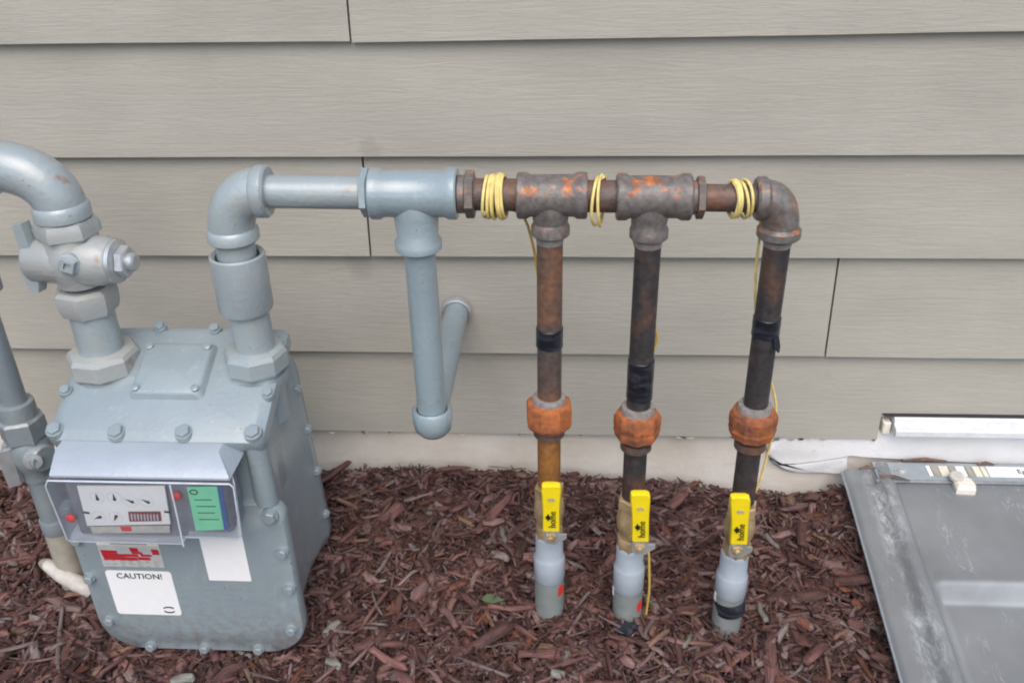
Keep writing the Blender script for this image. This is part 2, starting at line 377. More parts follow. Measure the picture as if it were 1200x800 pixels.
# back of the slab
b0 = mb.ring([(-3, .2, -.75), (3, .2, -.75), (3, .2, -.10), (-3, .2, -.10)]); mb.f.append(tuple(b0))
mb.f.append((0, b0[0], b0[3], nz-1)); mb.f.append(((nx-1)*nz, nx*nz-1, b0[2], b0[1]))
mb.f.append(tuple([i*nz+nz-1 for i in range(nx)]+[b0[2], b0[3]]))
mb.build('concrete_face', 'foundation', found, sharp=60)
def slab(outl, y0, th, name, mat, parent, jitter=.0012, chamfer=.006):
    cx = sum(p[0] for p in outl)/len(outl); cz = sum(p[1] for p in outl)/len(outl)
    ins = [(cx+(a-cx)*(1-chamfer/max(.02, abs(a-cx)+abs(b-cz))), cz+(b-cz)*(1-chamfer/max(.02, abs(a-cx)+abs(b-cz)))) for a, b in outl]
    mb = MB(); mb.loft([[(a, y0, b) for a, b in outl], [(a, y0-th*.6, b) for a, b in outl], [(a, y0-th, b) for a, b in ins]])
    return mb.build(name, mat, parent, sharp=30)
# trowelled repair at the left of the well: one skim coat with a slanting crack along its foot
up = [(.372, -.205), (.378, -.192), (.392, -.181), (.41, -.1775), (.46, -.1765), (.52, -.1755), (.545, -.172), (.568, -.160), (.62, -.163), (1.6, -.163), (1.6, -.236), (.8, -.231), (.62, -.226), (.545, -.222), (.52, -.218), (.50, -.2235), (.46, -.2325), (.425, -.2385), (.398, -.2395), (.385, -.230), (.374, -.216)]
slab(up, .0130, .007, 'parge_patch', 'parge_patch', found)
lo = [(.379, -.231), (.392, -.2425), (.425, -.2425), (.46, -.2365), (.50, -.2275), (.52, -.2225), (.525, -.262), (.50, -.2615), (.455, -.262), (.43, -.2605), (.405, -.252)]
slab(lo, .0130, .005, 'parge_patch', 'parge_patch', found)
for pts_ in ([(.372, -.205), (.378, -.192), (.392, -.181), (.408, -.1772)], [(.371, -.206), (.373, -.217), (.379, -.229), (.391, -.2425), (.405, -.2525), (.428, -.2612)], [(.398, -.2410), (.425, -.2405), (.46, -.2345), (.50, -.2255), (.522, -.2200)], [(.522, -.220), (.533, -.200), (.541, -.186)]):
    mb = MB(); mb.tube([(a, .0088, b) for a, b in pts_], [.0003]+[.0006]*(len(pts_)-2)+[.0003], 6); mb.build('crack', 'joint_dark', found)

for k in range(34):
    x = random.uniform(-.45, .56); z = -.1775+random.uniform(-.004, .002); l = random.uniform(.002, .007)
    mb = MB(); mb.tube([(x-l, .004, z), (x, .001, z+random.uniform(-.001, .001)), (x+l, .004, z)], [.0004, random.uniform(.0006, .0015), .0004], 5); mb.build('debris_speck', random.choice(['joint_dark', 'label_tan', 'off_white', 'iron_pipe_brown']), found)
# white sill at the right
sill = thing('window_sill', 'white vinyl sill strip set into the siding above the window well', 'sill', (1.0, 0, -.15))
mb = MB(); prof = [(.02, -.1235), (-.006, -.1235), (-.010, -.127), (-.012, -.1345), (-.024, -.1375), (-.0265, -.1400), (-.0265, -.1500), (-.023, -.1525), (.02, -.1525)]
mb.loft([[(x, a, b) for a, b in prof] for x in (.583, 1.9)]); mb.build('sill_nosing', 'vinyl_white', sill, sharp=25)
mb = MB(); mb.loft([[(x, a, b) for a, b in [(.012, -.1222), (-.004, -.1222), (-.004, -.1232), (.012, -.1232)]] for x in (.566, 1.9)]); mb.build('caulk_bead', 'joint_dark', sill)
mb = MB(); mb.box((.574, .004, -.148), (.014, .02, .024), .002); mb.build('sill_end', 'off_white', sill)

# ------------------------------------------------------------------ bark mulch
def in_well(x, y): return (x > .520+.052*np.clip(y, -1, 0)) & (x < 1.44) & (y > -.76)
OBST = [(-.025, -.316, .024), (.101, -.316, .024), (.26, -.316, .024), (-.83, -.28, .024)]
def chip_arrays(n, xr, yr, L, W, T, zlift, tilt, rng):
    k = 5   # cross-sections
    x = rng.uniform(*xr, n); y = yr[0]+(yr[1]-yr[0])*rng.uniform(0, 1, n)
    keep = ~in_well(x, y) & (y < -.004)
    for ox, oy, r in OBST: keep &= (x-ox)**2+(y-oy)**2 > r*r
    x, y = x[keep], y[keep]; n = len(x)
    Ln = np.clip(rng.lognormal(np.log(L), .45, n), L*.35, L*2.3); Wd = np.clip(rng.lognormal(np.log(W), .45, n), W*.3, W*2.0); Th = T*rng.uniform(.6, 1.5, n)
    Wd = np.minimum(Wd, Ln*.38)
    s = np.array([-.5, -.38, 0, .38, .5])
    prof = np.stack([rng.uniform(.12, .95, n), rng.uniform(.75, 1.05, n), rng.uniform(.85, 1.15, n), rng.uniform(.75, 1.05, n), rng.uniform(.12, .95, n)], 1)
    off = rng.normal(0, .09, (n, k))*Wd[:, None]; bend = rng.normal(0, .035, n); bz = (s[None, :]**2)*bend[:, None]*Ln[:, None]*2
    offz = rng.normal(0, .3, (n, k))*Th[:, None]
    sx = s[None, :]*Ln[:, None]+0*off
    V = np.zeros((n, k, 4, 3))
    for q, (a, b) in enumerate(((-1, -1), (1, -1), (1, 1), (-1, 1))):
        jit = rng.uniform(.75, 1.15, (n, k))
        V[:, :, q, 0] = sx+rng.uniform(-.04, .04, (n, k))*Ln[:, None]; V[:, :, q, 1] = off+a*.5*Wd[:, None]*prof*jit; V[:, :, q, 2] = offz+bz+b*.5*Th[:, None]*(.35+.65*prof)
    yawr = rng.uniform(0, 2*np.pi, n); ti = rng.normal(0, tilt, n); ro = rng.normal(0, .5, n)
    cy, sy, ct, st, cr, sr = np.cos(yawr), np.sin(yawr), np.cos(ti), np.sin(ti), np.cos(ro), np.sin(ro)
    P = V.reshape(n, -1, 3); X, Y, Z = P[..., 0], P[..., 1], P[..., 2]
    Y, Z = Y*cr[:, None]-Z*sr[:, None], Y*sr[:, None]+Z*cr[:, None]
    X, Z = X*ct[:, None]-Z*st[:, None], X*st[:, None]+Z*ct[:, None]
    X, Y = X*cy[:, None]-Y*sy[:, None], X*sy[:, None]+Y*cy[:, None]
    edge = 0
    lim = np.minimum(0, -.002-(y+Y.max(1))); y = y+np.where(y > -.06, lim, 0)   # keep off the wall
    z = ground(x, y)+rng.uniform(*zlift, n)
    P = np.stack([X+x[:, None], Y+y[:, None], Z+z[:, None]], -1)
    return P, n, k
def chip_colours(n, rng):
    base = np.array([.125, .062, .055]); v = rng.lognormal(0, .52, n)[:, None]
    c = base*v; pick = rng.uniform(0, 1, n)
    tan = pick > .955; c[tan] = np.array([.26, .150, .105])*rng.uniform(.6, 1.2, (tan.sum(), 1))
    org = (pick > .90) & (pick <= .955); c[org] = np.array([.19, .075, .045])*rng.uniform(.6, 1.2, (org.sum(), 1))
    mau = (pick > .60) & (pick <= .90); c[mau] = np.array([.240, .145, .135])*rng.uniform(.6, 1.5, (mau.sum(), 1))
    return np.clip(c, .01, .26)*np.array([1.0, .97, .95])
def chips_mesh(name, P, n, k, cols):
    F1 = []
    for a in range(k-1):
        for q in range(4): F1.append((a*4+q, a*4+(q+1) % 4, a*4+4+(q+1) % 4, a*4+4+q))
    F1 += [(3, 2, 1, 0), tuple((k-1)*4+q for q in range(4))]
    F1 = np.array(F1); nf = len(F1); nv = k*4
    F = (F1[None]+np.arange(n)[:, None, None]*nv).reshape(-1, 4)
    me = bpy.data.meshes.new(name); me.vertices.add(n*nv); me.vertices.foreach_set('co', P.reshape(-1).astype(np.float32))
    me.loops.add(F.size); me.loops.foreach_set('vertex_index', F.reshape(-1).astype(np.int32))
    me.polygons.add(len(F)); me.polygons.foreach_set('loop_start', (np.arange(len(F))*4).astype(np.int32))
    at = me.attributes.new('chip_colour', 'FLOAT_COLOR', 'POINT')
    at.data.foreach_set('color', np.concatenate([np.repeat(cols, nv, 0), np.ones((n*nv, 1))], 1).reshape(-1).astype(np.float32))
    uv = me.uv_layers.new(name='UVMap')
    s = np.repeat(np.linspace(0, 1, k), 4); q = np.tile(np.array([0, .12, .16, .28]), k)
    U = np.stack([np.tile(s, n)+np.repeat(np.arange(n)*7.31, nv), np.tile(q, n)+np.repeat(np.arange(n)*.37, nv)], -1)
    uv.data.foreach_set('uv', U[F.reshape(-1)].reshape(-1).astype(np.float32))
    me.update(calc_edges=True); me.materials.append(M['chip']); return me
rng = np.random.default_rng(11)
Ps, Cs, N = [], [], 0
for n, L, W, T, zl, ti, xr, yr in ((12500, .030, .0090, .0030, (-.002, .010), .22, (-1.3, 1.7), (-.95, 0)),
                                   (7000, .040, .0105, .0035, (.0, .016), .22, (-2.3, -1.15), (-.95, 0)),
                                   (13500, .028, .0056, .0024, (.002, .018), .30, (-1.1, 1.0), (-.62, 0)),
                                   (7000, .038, .0092, .0030, (.012, .021), .16, (-1.1, 1.0), (-.62, 0)),
                                   (13000, .021, .0022, .0014, (.014, .024), .3, (-1.0, .8), (-.60, 0)),
                                   (5000, .045, .012, .004, (0, .018), .2, (-2.2, 2.2), (-2.4, -.60))):
    P, n_, k = chip_arrays(n, xr, yr, L, W, T, zl, ti, rng); Ps.append(P); Cs.append(chip_colours(n_, rng)); N += n_
me = chips_mesh('shredded_bark', np.concatenate(Ps), N, k, np.concatenate(Cs))
bark = bpy.data.objects.new('shredded_bark', me); col.objects.link(bark); bark['kind'] = 'stuff'
tag(bark, 'reddish brown shredded bark mulch covering the ground', 'mulch')
# the largest pieces one by one, as parts of the bed
var = []
for i in range(24):
    P, n_, k = chip_arrays(1, (0, 0), (-.3, -.3), .054, .0125, .0044, (0, 0), 0, rng)
    if n_ == 0: P, n_, k = chip_arrays(1, (-.2, -.2), (-.3, -.3), .054, .0125, .0044, (0, 0), 0, rng)
    P = P-P.mean(1, keepdims=True)
    var.append(chips_mesh('mulch_chip', P, 1, k, chip_colours(1, rng)*1.1))
n_big = 0
while n_big < 280:
    x = rng.uniform(-.98, .50); y = -.62*rng.uniform(0, 1)**.8-.03
    if in_well(x, y) or x > .485 or any((x-a)**2+(y-b)**2 < .035**2 for a, b, r in OBST): continue
    if -.70 < x < -.40 and y > -.40: continue
    o = bpy.data.objects.new('mulch_chip', var[n_big % 24]); col.objects.link(o); o.parent = soil
    sc = rng.uniform(.75, 1.2)
    o.location = (x, y, float(ground(x, y))+rng.uniform(.018, .027)); o.rotation_euler = (rng.normal(0, .22), rng.normal(0, .16), rng.uniform(0, 6.28)); o.scale = (sc, sc, sc)
    n_big += 1
# a few upright slivers against the wall and a couple of green leaves
def chip_at(x, y, dz, rot, i, sc):
    o = bpy.data.objects.new('mulch_chip', var[i]); col.objects.link(o); o.parent = soil
    o.location = (x, y, float(ground(x, y))+dz); o.rotation_euler = rot; o.scale = (sc,)*3
chip_at(.452, -.035, .034, (.3, -.85, .5), 3, 1.5); chip_at(.42, -.05, .026, (.2, -.2, 2.2), 9, 1.6); chip_at(-.44, -.02, .026, (.2, .15, .3), 5, 1.5)
lf = thing('fallen_leaf', 'small green leaf lying on the mulch left of the leftmost conduit', 'leaf', (-.118, -.315, float(ground(-.118, -.315))+.024))
mb = MB(); L = [(-.018, 0, 0), (-.008, -.008, .002), (.006, -.009, .001), (.02, 0, -.001), (.006, .009, .003), (-.008, .008, .004)]
mb.loft([[(-.118+a, -.315+b, lf.location.z+c) for a, b, c in L], [(-.118+a, -.315+b, lf.location.z+c+.0008) for a, b, c in L]]); mb.build('leaf_blade', 'leaf_green', lf)

gz = float(ground(.098, -.352))+.021
mb = MB(); rs_ = []
for k in range(7):
    rs_.append([(.098+(k-3)*.007+random.uniform(-.002, .002), -.352+.016*math.cos(a)*(1-.09*(k-3)**2)+random.uniform(-.004, .004), gz+.009*math.sin(a)*(1-.07*(k-3)**2)+random.uniform(-.003, .003)) for a in (2*math.pi*j/9 for j in range(9))])
mb.loft(rs_); tag(mb.build('tape_scrap', 'black_tape', sharp=20), 'crumpled black tape scrap on the mulch below the middle conduit', 'tape scrap')

# ------------------------------------------------------------------ window well and its plastic cover
well = thing('window_well', 'galvanised steel window well liner sunk in the ground under the plastic cover', 'window well', (.96, -.35, -1.0))
mb = MB(); pts = []; nseg = 40
path = [(WX0-.006, 0.0)]+[((WX0+WX1)/2-math.cos(math.pi*i/nseg)*(WX1-WX0+.012)/2*1.0, -.28-math.sin(math.pi*i/nseg)*.42) for i in range(nseg+1)]+[(WX1+.006, 0.0)]
rows = []
for j in range(41):
    z = -1.0+.70*j/40; d = .006*math.sin(j*1.3)
    rows.append(mb.ring([(x+(d if x > .96 else -d), y-(d if y < -.3 else 0), z) for x, y in path]))
for a, b in zip(rows, rows[1:]):
    for i in range(len(path)-1): mb.f.append((a[i], a[i+1], b[i+1], b[i]))
mb.build('liner', 'galvanised', well)
mb = MB(); mb.box((.965, -.36, -1.0), (.95, .80, .04)); mb.build('gravel_floor', 'well_gravel', well)

cover = thing('well_cover', 'smoky scuffed plastic window well cover beside the mulch', 'cover', (.95, -.35, -.28))
def czx(x, y):
    left = .509+.052*(y+.01)          # left rim
    u = x-left; z = -.234+.082*(y+.01)
    s = lambda a, b, v: (lambda q: q*q*(3-2*q))(min(1, max(0, (v-a)/(b-a))))
    z += .018*s(.044, .062, u)-.014*s(.072, .086, u)            # raised rib along the left
    z += .004*s(.0, .02, -.05-y)
    z -= .030*s(.088, .102, u)*s(.284, .304, -y)-.004*s(.088, .102, u)*s(.262, .276, -y)               # panel steps down towards the front
    if u < .006: z -= .005*(1-u/.006)
    return z
us = np.concatenate([[0, .003, .006, .012, .024, .036], np.arange(.040, .112, .004), np.linspace(.12, .90, 40)])
yy = np.concatenate([np.linspace(-.012, -.28, 24), np.arange(-.284, -.316, -.003), np.linspace(-.32, -.78, 26)])
mb = MB(); nu, ny = len(us), len(yy); top = []; bot = []
for j, y in enumerate(yy):
    left = .509+.052*(y+.01)
    top.append([]); bot.append([])
    for i, u in enumerate(us):
        x = left+u; z = czx(x, y); top[-1].append(len(mb.v)); mb.v.append((x, y, z))
for j, y in enumerate(yy):
    left = .509+.052*(y+.01)
    for i, u in enumerate(us):
        x = left+u; z = czx(x, y)-.0035; bot[j].append(len(mb.v)); mb.v.append((x+(.0006 if i == 0 else 0), y, z))
for j in range(ny-1):
    for i in range(nu-1):
        mb.f.append((top[j][i], top[j][i+1], top[j+1][i+1], top[j+1][i])); mb.f.append((bot[j][i], bot[j+1][i], bot[j+1][i+1], bot[j][i+1]))
for j in range(ny-1): mb.f.append((top[j][0], top[j+1][0], bot[j+1][0], bot[j][0])); mb.f.append((top[j][-1], bot[j][-1], bot[j+1][-1], top[j+1][-1]))
for i in range(nu-1): mb.f.append((top[0][i], bot[0][i], bot[0][i+1], top[0][i+1])); mb.f.append((top[-1][i], top[-1][i+1], bot[-1][i+1], bot[-1][i]))
mb.build('cover_panel', 'well_plastic', cover, sharp=50)
mb = MB(); pts = [(.5085+.052*(y+.01), y, czx(.509+.052*(y+.01), y)-.004) for y in np.linspace(-.012, -.78, 30)]
mb.tube(pts, .0028, 8); mb.build('rolled_rim', 'plastic_strip', cover)
mb = MB()
mb.loft([[(x, a, b) for a, b in [(-.006, -.2220), (-.006, -.2345), (-.052, -.2405), (-.052, -.2270), (-.047, -.2255)]] for x in (.560, 1.40)])
mb.build('rear_flange', 'plastic_strip', cover, sharp=25)
mb = MB(); mb.tube([(.555, -.053, -.2285), (1.40, -.053, -.2285)], .0032, 8); mb.build('flange_bead', 'galvanised', cover)
mb = MB(); mb.lathe([(.0125, 0), (.0125, .0016), (.0085, .0024), (.0085, .0048), (.006, .0062), (.001, .0064)], (.607, -.028, -.2245), (0, -.1, 1), 20); mb.build('screw', 'zinc', cover)
fz = lambda y: -.2220+.0854*(y+.006)+.0006
for a, b, mt in ((.652, .659, 'label_white'), (.661, .672, 'label_tan'), (.674, .690, 'label_cream'), (.692, .702, 'label_tan'), (.704, .719, 'label_white'), (.722, .731, 'label_tan'), (.734, .746, 'label_cream'), (.748, .756, 'label_cream'), (.758, .93, 'label_white')):
    mb = MB(); mb.loft([[(x, y, fz(y)+d) for x, y in ((a, -.015), (b, -.015), (b, -.042), (a, -.042))] for d in (0, .0008)]); mb.build('sticker', mt, cover)
st = cover
text_mesh('Egress Safe', .016, 'sticker_print', 'print_black', cover, (.845, -.028, fz(-.028)+.0012), (1, 0, 0), (0, 1, .1), .0002)
clip = thing('hold_down_clip', 'cream plastic hold down clip on the rear edge of the well cover', 'clip', (.702, -.062, -.236))
mb = MB(); mb.loft([[(.702+a, -.066+b, z) for a, b in [(-.017, -.016), (.015, -.018), (.020, -.004), (.017, .012), (.002, .019), (-.014, .012)]] for z in (-.244, -.222)]+[[(.703+a*.8, -.064+b*.8, -.218) for a, b in [(-.017, -.016), (.015, -.018), (.020, -.004), (.017, .012), (.002, .019), (-.014, .012)]]])
mb.build('clip_block', 'off_white', clip, sharp=25)
mb = MB(); mb.lathe([(.012, 0), (.012, .006), (.010, .008)], (.693, -.053, -.2185), (-.1, -.15, 1), 18); mb.build('clip_cap', 'dirty_white', clip)
for x, y, a, l in ((.585, -.058, -.25, .05), (.545, -.03, .1, .03), (.655, -.004, 0, .08), (.76, -.012, .02, .03)):
    tw = MB(); z = czx(x, y)+.006 if y < -.05 else -.219
    tw.tube([(x-l/2*math.cos(a), y-l/2*math.sin(a), z), (x, y+.002, z+.002), (x+l/2*math.cos(a), y+l/2*math.sin(a), z)], [.002, .0035, .0015], 6)
    o = tw.build('bark_sliver', 'iron_pipe_brown'); tag(o, {-.25: 'thin bark sliver lying across the corner of the well cover', .1: 'short bark sliver near the screw on the well cover', 0: 'long reddish bark sliver on the ledge above the screw', .02: 'pale bark sliver on the ledge above the coloured stickers'}[a], 'bark sliver', 'bark slivers on the well cover')

# ------------------------------------------------------------------ pipework
YP = -.316
def hz(x): return .4115-.0155*(x+.25)        # header falls very slightly to the right
def elbow_mesh(c0, d0, c1, d1, rad, r, band, bl=.016, seg=28):
    """90-degree fitting from opening c0 (facing d0) to opening c1 (facing d1), bend radius rad, with banded ends"""
    c0, d0, c1, d1 = map(Vector, (c0, d0, c1, d1)); d0.normalize(); d1.normalize()
    mb = MB(); p0 = c0-d0*bl; p1 = c1-d1*bl
    n = 14; k = .5523
    cp = [p0, p0-d0*(p0-p1).length*.7071*k, p1-d1*(p0-p1).length*.7071*k, p1]
    pts = [cp[0]*(1-t_)**3+cp[1]*3*t_*(1-t_)**2+cp[2]*3*t_*t_*(1-t_)+cp[3]*t_**3 for t_ in (i/n for i in range(n+1))]
    mb.tube(pts, r, seg)
    for c, d in ((c0, d0), (c1, d1)):
        mb.lathe([(r*.9, -bl*1.5), (r*1.01, -bl*1.35), (band, -bl), (band, -.003), (band-.003, 0), (r*.72, 0)], c, d, seg)
    return mb
def tee_mesh(x0, x1, z, r, band, xb, rb, bb, zb, bl=.012):
    mb = MB(); L = x1-x0
    mb.lathe([(r*.7, 0), (band-.002, 0), (band, .002), (band, bl), (r, bl+.005), (r*1.0, L/2), (r, L-bl-.005), (band, L-bl), (band, L-.002), (band-.002, L), (r*.7, L)], (x0, YP, z), (1, 0, 0), 36)
    H = z-zb
    mb.lathe([(r*.92, r*.30), (r*.95, r*.55), (rb*1.08, r*1.0), (rb, H-bl-.006), (bb, H-bl), (bb, H-.002), (bb-.002, H), (rb*.7, H)], (xb, YP, z), (0, 0, -1), 32)
    return mb

# --- grey outlet manifold
gm = thing('grey_manifold', 'grey painted pipe from the meter outlet to the tee with capped drip leg', 'gas pipe', (-.43, YP, .18))
xr = -.433
mb = elbow_mesh((-.3765, YP, hz(-.377)), (1, 0, 0), (xr, YP, .3465), (0, 0, -1), .05, .0300, .0335, .014); mb.build('elbow', 'grey_paint', gm)
mb = MB(); mb.lathe([(.021, 0), (.021, .13)], (-.385, YP, hz(-.385)), (1, 0, -.0155), 28); mb.build('pipe', 'grey_paint', gm)
mb = MB(); mb.lathe([(.0255, 0), (.0255, .05)], (xr, YP, .352), (0, 0, -1), 28); mb.build('pipe', 'grey_paint', gm)
mb = MB(); mb.lathe([(.0268, .014), (.0290, .003), (.0335, 0), (.0360, .002), (.0365, .006), (.0365, .078), (.0345, .082), (.028, .083)], (xr, YP, .329), (0, 0, -1), 32); mb.build('coupling', 'grey_paint', gm)
mb = MB(); mb.lathe([(.0272, 0), (.0272, .085)], (xr+.001, YP, .262), (.02, 0, -1), 28); mb.build('pipe', 'grey_paint', gm)
mb = MB(); hexn(mb, (-.2585, YP, hz(-.2585)), (1, 0, 0), .031, .0105, .3); mb.lathe([(.0245, 0), (.0245, .02)], (-.252, YP, hz(-.25)), (1, 0, 0), 24); mb.build('bushing', 'grey_paint_clean', gm)
mb = tee_mesh(-.2475, -.1375, hz(-.19), .0295, .0325, -.192, .0265, .0305, .3355); tee = mb.build('tee', 'grey_paint_clean', gm)
mb = MB(); mb.lathe([(.0205, 0), (.0205, .258)], (-.191, YP, .342), (0, 0, -1), 28); mb.build('drip_leg', 'grey_paint_clean', gm)
mb = MB(); mb.lathe([(.0212, .010), (.0222, .002), (.0255, .000), (.0285, .004), (.0285, .022), (.0265, .034), (.020, .0425), (.010, .0475), (.001, .049)], (-.191, YP, .0915), (0, 0, -1), 32); mb.build('drip_cap', 'grey_paint_clean', gm)
mb = MB(); mb.lathe([(.0205, 0), (.0205, .318)], (-.190, YP+.006, .078), (0, 1, .012), 28); mb.build('wall_pipe', 'grey_paint_clean', gm)
mb = MB(); mb.lathe([(.0215, .002), (.0225, 0), (.0250, .001), (.0262, .005), (.0262, .012), (.024, .014)], (-.1905, -.012, .0818), (0, 1, 0), 32); mb.build('wall_collar', 'zinc', gm)

# --- rusty black header
bh = thing('iron_header', 'rusty black iron pipe header with two tees and an elbow', 'gas pipe', (.06, YP, .40))
def nip(x0, x1, r, mat='iron_nipple'):
    mb = MB(); mb.lathe([(r, 0), (r, x1-x0)], (x0, YP, hz(x0)), (1, 0, -.0155), 28); mb.build('nipple', mat, bh)
def bush(x, r, w_, mat='iron_fitting', thread=.008):
    mb = MB(); mb.lathe([(r*.80, 0), (r*.80, thread)], (x-thread, YP, hz(x)), (1, 0, 0), 24); hexn(mb, (x, YP, hz(x)), (1, 0, 0), r, w_, .25); mb.build('bushing', mat, bh)
nip(-.150, -.058, .0202); bush(-.1285, .0300, .0125)
mb = tee_mesh(-.0640, .0235, hz(-.02), .0262, .0290, -.0222, .0215, .0245, .3555); mb.build('tee', 'iron_fitting', bh)
nip(.018, .064, .0202)
mb = tee_mesh(.0590, .1510, hz(.10), .0262, .0290, .1015, .0215, .0245, .3520); mb.build('tee', 'iron_fitting', bh)
bush(.1565, .0265, .0105); nip(.150, .232, .0170)
mb = elbow_mesh((.2285, YP, hz(.23)), (-1, 0, 0), (.2625, YP, .3525), (0, 0, -1), .035, .0232, .0272, .012); mb.build('elbow', 'iron_fitting', bh)

# --- three risers with unions
RISE = [dict(x=-.0245, top=.360, mat='iron_pipe_brown', low='iron_pipe_ochre', tape=(.2225, .1935), un=(.114, .0575), bot=-.04, br=(-.043, -.144), h=(-.0005, -.0895), hx=.003, s=(-.140, -.176, -.224), end=-.335, rot=.3),
        dict(x=.1000, top=.356, mat='iron_pipe_dark', low='iron_pipe_dark', tape=(.1745, .1120), un=(.100, .0359), bot=-.06, br=(-.062, -.162), h=(-.0125, -.1055), hx=.0085, s=(-.158, -.192, -.242), end=-.36, rot=.05),
        dict(x=.2610, top=.357, mat='iron_pipe_dark', low='iron_pipe_dark', tape=(.2415, .2135), un=(.1055, .0405), bot=-.065, br=(-.070, -.170), h=(-.0145, -.1065), hx=-.0105, s=(-.166, -.203, -.248), end=-.37, rot=.5)]
RL = ['brown rusty riser pipe with black tape, leftmost of the three iron risers', 'dark riser pipe with a tall black tape band, middle of the three', 'dark riser pipe with torn tape below the iron elbow, rightmost of three']
VL = ['brass ball valve with yellow handle on the leftmost riser', 'brass ball valve with yellow handle on the middle riser', 'brass ball valve with yellow handle on the rightmost riser']
CL = ['grey plastic conduit with red mark under the leftmost valve', 'grey plastic conduit with red mark and yellow wire beside it, middle one', 'grey plastic conduit wrapped with black tape under the rightmost valve']
for i, r in enumerate(RISE):
    x = r['x']
    t_ = thing('riser_pipe', RL[i], 'pipe', (x, YP, r['bot']), 'iron risers below the header')
    mb = MB(); mb.lathe([(.0168, 0), (.0168, r['top']-r['un'][0]+.005)], (x+.0015, YP, r['top']), (-.004, 0, -1), 28); mb.build('upper_pipe', r['mat'], t_)
    mb = MB(); mb.lathe([(.0168, 0), (.0168, r['un'][1]-r['bot']+.012)], (x, YP, r['un'][1]+.012), (0, 0, -1), 28); mb.build('lower_pipe', r['low'], t_)
    # white thread sealant under the fitting
    mb = MB(); mb.lathe([(.0172, 0), (.0182, .001), (.0176, .012), (.0170, .014)], (x+.0015, YP, r['top']-.001), (0, 0, -1), 24); mb.build('thread_sealant', 'bare_steel', t_)
    z0, z1 = r['tape']; mb = MB(); L = z0-z1
    mb.lathe([(.0170, 0), (.0182, .001), (.0185, L*.4), (.0181, L*.6), (.0185, L-.001), (.0170, L)], (x+.001, YP, z0), (.01*(i-1), .02, -1), 28); tp = mb.build('tape_wrap', 'black_tape', t_)
    if i == 2:
        mb = MB(); mb.loft([[(x+.008, YP-.0185, z1+.003), (x+.0165, YP-.010, z1+.003), (x+.017, YP-.0115, z1+.003), (x+.0085, YP-.020, z1+.003)],
                            [(x+.010, YP-.0205, z1-.009), (x+.0185, YP-.014, z1-.008), (x+.019, YP-.0155, z1-.008), (x+.0105, YP-.022, z1-.009)],
                            [(x+.015, YP-.021, z1-.015), (x+.0175, YP-.018, z1-.0155), (x+.018, YP-.0195, z1-.0155), (x+.0155, YP-.0225, z1-.015)]]); mb.build('torn_flap', 'black_tape', t_)
    zt, zb = r['un']; zc = (zt+zb)/2
    mb = MB(); mb.lathe([(.0175, 0), (.0225, .001), (.0235, .004), (.0235, .016), (.021, .018)], (x, YP, zt-.001), (0, 0, -1), 28); mb.build('union_collar', 'bare_steel', t_)
    mb = MB()
    if i == 0: mb.lathe([(.024, 0), (.0315, .004), (.0335, .009), (.0335, .036), (.030, .042), (.0185, .044)], (x, YP, zt-.008), (0, 0, -1), 8, r['rot'])
    else: mb.lathe([(.0235, 0), (.0305, .003), (.0335, .009), (.0335, .022), (.0325, .026), (.0335, .030), (.031, .041), (.0185, .045)], (x, YP, zt-.010), (0, 0, -1), 8 if i == 1 else 10, r['rot'])
    mb.build('union_nut', 'rust_union', t_, sharp=25)
    mb = MB(); mb.lathe([(.0225, 0), (.0225, .012), (.0175, .0145)], (x, YP, zb+.004), (0, 0, -1), 28); mb.build('union_collar', 'iron_nipple', t_)

    # ball valve
    v = thing('ball_valve', VL[i], 'valve', (x, YP, r['br'][1]), 'brass ball valves above the mulch'); a, b = r['br']; H = a-b
    mb = MB(); hexn(mb, (x, YP, a), (0, 0, -1), .0225, .020, .2); mb.lathe([(.0180, .016), (.0195, .020), (.0225, H*.36), (.0232, H*.46), (.0225, H*.56), (.0185, H*.68), (.0175, H*.8)], (x, YP, a), (0, 0, -1), 28)
    mb.lathe([(.0195, H*.74), (.0210, H*.76), (.0210, H*.97), (.019, H)], (x, YP, a), (0, 0, -1), 8, .2); mb.build('valve_body', 'brass', v)
    hx = x+r['hx']; zn = r['h'][1]-.0125; ang = .10*(-1 if i == 2 else 1)*(0 if i == 0 else 1)
    mb = MB(); mb.lathe([(.0115, 0), (.0115, .028), (.0085, .030), (.0085, .042)], (x, YP, zn), (r['hx']/.05, -1, 0), 18); mb.build('stem', 'brass', v)
    hy = YP-.046
    lev = [(-.0125, -.008), (-.008, -.016), (.008, -.016), (.0125, -.010), (.0215, -.004), (.0215, .003), (.0125, .003), (.0115, .020), (-.0115, .020)]
    lx = hx+ (.002 if i != 2 else .001)
    mb = MB(); mb.prism([(lx+p, zn+q) for p, q in lev], lambda p, q, t_: (p, hy+t_, q), 0, .003); mb.build('lever', 'zinc', v, sharp=30)
    zt_, zb_ = r['h']; hh = zt_-zb_
    sh = (0, -.004, -.0065)[i]
    outl = [(-.0128, 0), (.0128, 0), (.0124, hh*.4), (.0128, hh*.62), (.0138, hh*.80), (.0142, hh*.92), (.0128, hh*.985), (.008, hh), (-.008, hh), (-.0128, hh*.985), (-.0142, hh*.92), (-.0138, hh*.80), (-.0128, hh*.62), (-.0124, hh*.4)]
    def hp(p, q, t_): return (hx+.001+p+sh*q/hh*1.2, hy+.0015+t_-.004*math.sin(q/hh*math.pi*.9)-.006*(q/hh), zb_+q)
